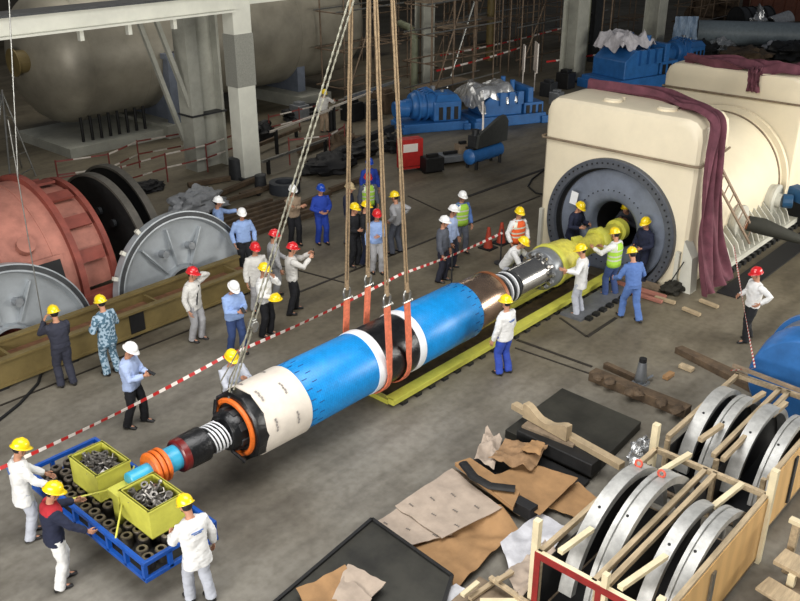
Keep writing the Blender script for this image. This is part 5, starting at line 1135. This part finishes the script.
# ---------------------------------------------------------------- blue pumps
def drape(name, c, lx, ly, rz, m, label, seed, amp=.3):
    R_ = Matrix.Translation(V(c)) @ Matrix.Rotation(math.radians(rz), 4, 'Z')
    def fn(u, v):
        x = (u-.5)*lx; y = (v-.5)*ly; e = max(abs(u-.5)*2, abs(v-.5)*2); w = V((x*.9, y*.9, seed*2.3))
        z = amp*(1-2*abs(noise.noise(w)))*.8-amp*.5+amp*.2*(1-2*abs(noise.noise(w*2.7)))-max(0, e-.6)**1.3*1.8*(1+.5*noise.noise(w*1.5))
        k = 1-max(0, e-.6)*.3; return R_ @ V((x*k+.08*noise.noise(w*3), y*k+.08*noise.noise(w*3+V((9, 0, 0))), z))
    b = B(); b.grid(56, 40, fn, .012); return tag(b.build(name, m, None, 25), label, 'sheet')
def pump(o_, rz, label, kind, sc=1.0):
    t = thing('pump_set', label, 'pump', (o_[0], o_[1], 0), rz); R_ = Matrix.Translation(V((o_[0], o_[1], 0))) @ Matrix.Rotation(rz, 4, 'Z') @ Matrix.Scale(sc, 4)
    def P(b, nm, m, sm=False, bv=0, par=None):
        for i, v in enumerate(b.v): b.v[i] = R_ @ v
        return b.build(nm, m, par or t, sm, bv)
    b = B(); b.bb(-1.6, 1.6, -.85, .85, .0, .42); b.bb(-1.7, -1.35, -.95, .95, 0, .3); b.bb(1.35, 1.7, -.95, .95, 0, .3); P(b, 'bedplate', bluep, bv=.03)
    if kind == 'motor':
        b = B(); b.lathe((-.2, 0, 1.1), (1, 0, 0), [(-1.1, .001), (-1.1, .35), (-.85, .35), (-.85, .55), (-.75, .62), (-.6, .62), (-.58, .72), (-.48, .72), (-.46, .62), (-.2, .62), (-.18, .7), (-.1, .7), (-.08, .62), (.9, .62), (.9, .001)], 28); P(b, 'casing', bluep, True)
        b = B(); b.bb(-.1, 1.3, -.7, .7, .42, 1.35); P(b, 'gear_housing', bluep, bv=.08)
        b = B(); b.prism([(0, -.72, 1.35), (1.25, -.72, 1.35), (1.1, -.5, 1.62), (.15, -.5, 1.62)], (0, 1.2, 0)); P(b, 'top_cover', bluep)
        b = B(); [b.bb(.15+i*.38, .35+i*.38, -.72, -.69, .5, 1.1) for i in range(3)]; P(b, 'access_panel', darkst)
        b = B(); b.lathe((-1.35, 0, 1.0), (1, 0, 0), [(-.5, .001), (-.5, .34), (-.3, .4), (.2, .4), (.2, .001)], 24); P(b, 'motor', bluep, True)
        for i in range(6):
            b = B(); y = -.5+i*.2; b.tube([(-.6, y, .7), (-.5, y, 1.7+.05*(i % 2)), (-.1, y*.8, 1.85), (.3, y*.8, 1.5)], .035, 6); P(b, 'oil_pipe', bluep, True)
        b = B(); b.cyl((.1, .1, 1.6), (.1, .1, 1.95), .12, 12); b.cyl((.5, -.1, 1.6), (.5, -.1, 1.8), .09, 12); P(b, 'vent', alu)
    else:
        b = B(); b.prism([(-1.2, -.75, .42), (.5, -.75, .42), (.5, -.75, 1.25), (-.7, -.75, 1.35), (-1.2, -.75, 1.0)], (0, 1.5, 0)); P(b, 'pump_body', bluep, bv=.04)
        for i in range(3): b = B(); b.bb(-.55+i*.4, -.3+i*.4, -.85, -.72, .85, 1.35); P(b, 'bearing_pedestal', bluep)
        b = B(); b.bb(.6, 1.5, -.75, .75, .42, .85); b.bb(.75, 1.0, -.75, .75, .85, 1.45); P(b, 'end_pedestal', bluep, bv=.03)
        b = B(); [b.bb(.7+i*.28, .85+i*.28, -.78, -.74, .15, .75) for i in range(3)]; P(b, 'recess', darkst)
        for y in (-.4, .4): b = B(); b.cyl((.2, y, 1.25), (.2, y, 1.75), .1, 10); P(b, 'nozzle', bluep, True)
    return t
pump((27.75, 23.3), math.radians(-30), 'blue geared pump set with round motor, left of the covered pump', 'motor', .86)
pump((30.6, 21.8), math.radians(-26), 'blue pump set under silver foil cover beside the compressor', 'open', 1.02)
pump((41.0, 21.5), math.radians(-14), 'farther blue pump set topped with crumpled white sheet', 'open', 1.4)
pump((46.6, 21.6), math.radians(-10), 'farthest blue pump set with round motor, behind far pump', 'motor', .9)
drape('foil_cover', (29.9, 22.2, 1.6), 2.6, 2.0, -26, foil, 'crumpled silver foil sheet covering the middle blue pump', 12)
drape('white_cover', (40.6, 21.8, 2.4), 2.7, 2.2, -14, mat('white_sheet', (208, 204, 208), .6, bump=.5), 'crumpled white sheet on top of the farther blue pump', 13, .6)
ribbon('foil_tail', [(29.0, 21.9, 1.5), (28.7, 21.5, 1.1), (28.6, 21.3, .7)], [.5, .4, .2], 'silver foil strip trailing down to floor beside covered pump', foil, 'foil sheet', 20, 6, .04, side=[(1, -.3, 0)]*3)
ribbon('white_strip', [(28.7, 21.4, 1.2), (28.5, 21.2, .6), (28.35, 21.1, .05)], [.12, .12, .12], 'narrow pale cloth strip hanging beside the covered pump', whitet, 'strip', 12, 4, .01, side=[(1, 0, 0)]*3)
# compressor
cp = gz(490, 166); ang = math.atan2(gz(511, 153).y-gz(470, 166).y, gz(511, 153).x-gz(470, 166).x)
t = thing('air_compressor', 'blue tank air compressor with black belt guard before covered pump', 'compressor', (cp.x, cp.y, 0), ang); Rc = t.matrix_basis
def CP(b, nm, m, sm=False):
    for i, v in enumerate(b.v): b.v[i] = Rc @ v
    return b.build(nm, m, t, sm)
b = B(); b.lathe((-1.0, .25, .45), (1, 0, 0), [(0, .001), (.02, .15), (.12, .27), (1.75, .27), (1.85, .15), (1.87, .001)], 24); CP(b, 'air_tank', bluep, True)
for x in (-.7, .6):
    for y in (.05, .45): b = B(); b.cyl((x, y, 0), (x, y, .3), .06, 8); CP(b, 'wheel_leg', black)
b = B(); b.prism([(-.7, .02, .75), (.95, .02, .75), (.98, .02, 1.45), (.8, .02, 1.68), (.5, .02, 1.66), (-.6, .02, 1.2)], (0, .12, 0)); CP(b, 'belt_guard', mat('guard_mesh', (58, 60, 58), .6))
b = B(); b.bb(-.8, .6, .1, .5, .7, .76); CP(b, 'mount_plate', darkst); b = B(); b.box((-.5, .3, .95), (.4, .35, .4)); b.cyl((-.5, .3, 1.1), (-.5, .3, 1.35), .12, 10); CP(b, 'compressor_head', dgrey); b = B(); b.cyl((.3, .35, 1.0), (.75, .35, 1.0), .18, 14); CP(b, 'motor', dgrey, True)
# red cabinet
p = gz(412, 172); t = thing('red_cabinet', 'red electric cabinet with white notice by the ropes', 'cabinet', (p.x, p.y, 0), math.radians(-25)); Rk = t.matrix_basis
def KB(b, nm, m):
    for i, v in enumerate(b.v): b.v[i] = Rk @ v
    return b.build(nm, m, t)
b = B(); b.bb(-.4, .4, -.02, .4, .12, 1.15); KB(b, 'cabinet_body', mat('cabinet_red', (186, 40, 36), .5)); b = B(); b.bb(-.34, .2, -.035, -.02, .72, 1.0); KB(b, 'notice', whitet)
for x in (-.35, .35): b = B(); b.bb(x-.03, x+.03, 0, .38, 0, .12); KB(b, 'leg', dgrey)
b = B(); b.bb(-.38, .38, -.03, -.02, .2, .22); KB(b, 'door_seam', darkred)
for i, (px, py, sz, m, l) in enumerate(((432, 172, (.7, .5, .55), darkst, 'dark machine box beside the red cabinet'), (450, 162, (.9, .7, .3), alu, 'low grey plate stack between cabinet and compressor'), (462, 160, (.45, .4, .6), woodg, 'brown wooden box beside the compressor'))):
    p = gz(px, py); t = thing('equipment_box', l, 'box', p, -.4); Rb = t.matrix_basis
    b = B(); b.bb(-sz[0]/2, sz[0]/2, -sz[1]/2, sz[1]/2, .08, sz[2]); [b.v.__setitem__(k, Rb @ v) for k, v in enumerate(b.v)]; b.build('box_body', m, t, bevel=.02)
    
    for nm_, q_ in (('skid', (-sz[0]/2, sz[0]/2, -.1, .1, 0, .08)), ('handle', (-sz[0]*.3, sz[0]*.3, -.06, .06, sz[2], sz[2]+.1))):
        b = B(); b.bb(*q_); [b.v.__setitem__(k, Rb @ v) for k, v in enumerate(b.v)]; b.build(nm_, darkst, t)
# ---------------------------------------------------------------- far right background
b = B(); p = gz(697, 32, .8); q = gz(830, 36, .8); b.tube([p, q], .72, 32); tag(b.build('long_grey_pipe', mat('pipe_bluegrey', (124, 136, 142), .5, var=.1), None, True), 'long thick grey pipe lying across top right background', 'pipe')
b = B(); p = gz(748, 20); q = gz(840, 22); d = (q-p).normalized(); e_ = V((0, 0, 1)).cross(d); b.beam(p+V((0, 0, 1.6))-e_*-1.5, q+V((0, 0, 1.6))-e_*-1.5, 3.0, 3.2); [b.beam(p+d*i*.8+V((0, 0, .1)), p+d*i*.8+V((0, 0, 3.1)), .08, .08) for i in range(12)]; tag(b.build('brown_container', mat('container_brown', (112, 62, 42), .7, var=.15)), 'red brown container in top right background', 'container')
t = thing('dark_drum', 'dark ribbed drum in front of brown container', 'drum', (gz(735, 22).x, gz(735, 22).y, 0)); dd = gz(735, 22, 1.0); b = B(); b.lathe(dd, (1, -.6, 0), [(0, .001), (0, .9), (2.4, .9), (2.4, .001)], 28); b.build('drum_body', dgrey, t, True); b = B(); [b.lathe(dd+V((i*.5, -i*.3, 0)), (1, -.6, 0), [(0, .9), (0, .95), (.08, .95), (.08, .9)], 28) for i in range(5)]; b.build('rib', darkst, t)
for i, (px, py, r, m, nm, l) in enumerate(((756, 38, (.5, .5, 1.1), foil, 'foil_bundle', 'tall crumpled silver foil bundle behind far generator housing'), (722, 42, (.9, .6, .35), foil, 'foil_bundle', 'low flat silver foil bundle left of the tall one'), (772, 44, (.5, .45, .3), plast, 'foil_bundle', 'pale blue white bundle right of the tall foil'), (745, 55, (1.2, .9, .4), brownb, 'debris_heap', 'brown debris heap behind maroon cloth'), (790, 52, (1.2, .9, .5), darkst, 'debris_heap', 'dark debris heap at right edge behind far housing'), (700, 52, (1.0, .7, .5), darkst, 'debris_heap', 'dark debris heap left of the foil bundles'), (710, 20, (1.6, 1, 1.2), brownb, 'debris_heap', 'brown debris heap beneath distant scaffold'))):
    p = gz(px, py+(6 if i else 2)); sc_ = 1.15 if i < 3 else 1.3; lump(nm, (p.x, p.y, r[2]*.5), tuple(v*sc_ for v in r), m, l, 'foil' if 'foil' in nm else 'debris', 30+i, 28, .6)
t = thing('silver_duct', 'short shiny silver duct with dark open end behind far housing', 'duct', (*G(768, 40), 0)); p = gz(768, 40)+V((0, 0, .9)); d = V((.9, -.5, .25)).normalized()
b = B(); b.cyl(p, p+d*1.4, .55, 24); b.build('duct_body', foil, t, True); b = B(); b.cyl(p-d*.02, p, .47, 24); b.build('open_end', black, t)
b = B(); b.bb(p.x-.2, p.x+1.3, p.y-.7, p.y+.2, 0, .55); b.build('duct_stand', darkst, t)
for i, px in enumerate((678, 686)):
    p = gz(px, 58); ribbon('hanging_sheet', [p+V((0, 0, 2.3)), p+V((0, 0, 1.2)), p+V((.2, 0, .1))], [.8, 1.0, 1.1], ('pale hanging plastic sheet left of far generator housing', 'second pale hanging sheet beside it, closer to housing')[i], mat('pale_sheet', (150, 172, 196), .5), 'sheet', 16, 10, .08, side=[(.7, -.7, 0)]*3)
for i, (px, py) in enumerate(((352, 120), (372, 118), (385, 112), (300, 120), (565, 88), (548, 96), (610, 78), (556, 104))):
    p = gz(px, py); r_ = (.35, .3, .4, .3, .35, .3, .4, .25)[i]; b = B(); b.bb(p.x-r_, p.x+r_, p.y-r_, p.y+r_, 0, r_*2.2); b.bb(p.x-r_*.6, p.x+r_*.6, p.y-r_*.6, p.y+r_*.6, r_*2.2, r_*2.6)
    tag(b.build('machine_crate', (darkst, dgrey, brownb, alu)[i % 4], None, bevel=.02), ('dark crate behind leftmost rope', 'grey crate between ropes near scaffold', 'brown crate beside blue pump motor', 'grey crate under right end of the tank', 'dark crate behind generator left corner', 'grey crate beside generator left corner', 'brown crate below the farther blue pump', 'small pale crate nearest the generator left corner')[i], 'crate')
for i, (p, q, z, w, m, l) in enumerate((((246, 150), (300, 128), .3, .12, brownb, 'rusty pipe lying low right of the white column'), ((262, 162), (330, 138), .5, .08, galv, 'pale thin rail behind the dark cable coil'),
    ((270, 132), (335, 108), .9, .07, rail_white, 'pale handrail under right end of tank'), ((300, 150), (345, 132), .2, .3, brownb, 'wide rusty beam behind distant railing'), ((330, 108), (372, 92), 1.0, .07, rail_white, 'pale handrail left of the blue geared pump'),
    ((352, 145), (392, 128), .3, .25, darkst, 'dark beam behind leftmost ropes'), ((212, 205), (262, 190), .15, .12, brownb, 'rusty bar left of the dark cable coil'), ((345, 98), (400, 80), 1.8, .1, galv, 'high pale pipe in front of scaffold behind ropes'))):
    A_ = gz(*p, z); C_ = gz(*q, z); t = thing('floor_pipe', l, 'pipe', (*((A_+C_)/2).xy, 0)); b = B(); b.beam(A_, C_, w, w); b.build('bar', m, t)
    for e_ in (A_.lerp(C_, .08), A_.lerp(C_, .92)): b = B(); b.bb(e_.x-.05, e_.x+.05, e_.y-.05, e_.y+.05, 0, z); b.build('support', darkst, t)
for i, (px, py, r, l) in enumerate(((262, 140, (.5, .4, .45), 'dark scrap heap right of the white column'), (300, 118, (.8, .5, .35), 'dark scrap heap under right end of the tank'), (345, 150, (.6, .5, .4), 'brown scrap heap between ropes and tank'), (395, 150, (.5, .4, .35), 'dark scrap heap left of the red cabinet'), (150, 190, (.5, .3, .2), 'small scrap heap behind dark half discs'))):
    p = gz(px, py); lump('scrap_heap', (p.x, p.y, r[2]*.5), r, (darkst, black, brownb)[i % 3], l, 'scrap', 60+i, 26, .7)
# black round thing at right edge
p = gz(790, 226); t = thing('cable_reel', 'black cable reel at right edge beyond the generator foot', 'reel', (p.x+.4, p.y-.2, 0)); c = V((p.x+.4, p.y-.2, .42))
for s_ in (-.25, .25): b = B(); b.lathe(c+V((s_-.03, 0, 0)), (1, 0, 0), [(0, .001), (0, .42), (.05, .42), (.05, .001)], 28); b.build('reel_disc', black, t)
b = B(); b.lathe(c+V((-.22, 0, 0)), (1, 0, 0), [(0, .3), (.44, .3)], 24); b.build('cable', darkst, t, True)
p = gz(772, 205, 0)
# ---------------------------------------------------------------- light
W = bpy.data.worlds.new('world'); bpy.context.scene.world = W; W.use_nodes = True
bg = W.node_tree.nodes['Background']; bg.inputs[0].default_value = (*lin((215, 222, 235)), 1); bg.inputs[1].default_value = .12
def area(name, loc, tgt, sx, sy, power, col=(1, 1, 1)):
    l = bpy.data.lights.new(name, 'AREA'); l.shape = 'RECTANGLE'; l.size = sx; l.size_y = sy; l.energy = power; l.color = col
    o = bpy.data.objects.new(name, l); COL.objects.link(o); o.location = loc; o.rotation_euler = (V(tgt)-V(loc)).to_track_quat('-Z', 'Y').to_euler(); return o
area('roof_skylight', (8, 7, 13), (9.5, 8.5, 0), 12, 9, 2300, (1, .985, .97))
area('side_window', (27, -6, 5), (24, 8, 2), 16, 5, 3800, (1, .97, .9))
area('end_window', (-9, 3, 6), (18, 10, 2), 14, 5, 4200, (1, .97, .93))
area('far_top_fill', (24, 31, 13), (24, 31.5, 0), 26, 4, 1100, (1, .95, .86))  # unseen lamp added above the tank, lights its top and leaves the underside dark
sc = bpy.context.scene
sc.view_settings.view_transform = 'Standard'; sc.view_settings.look = 'None'; sc.view_settings.gamma = 1; sc.view_settings.exposure = 0.0; sc.view_settings.use_curve_mapping = False
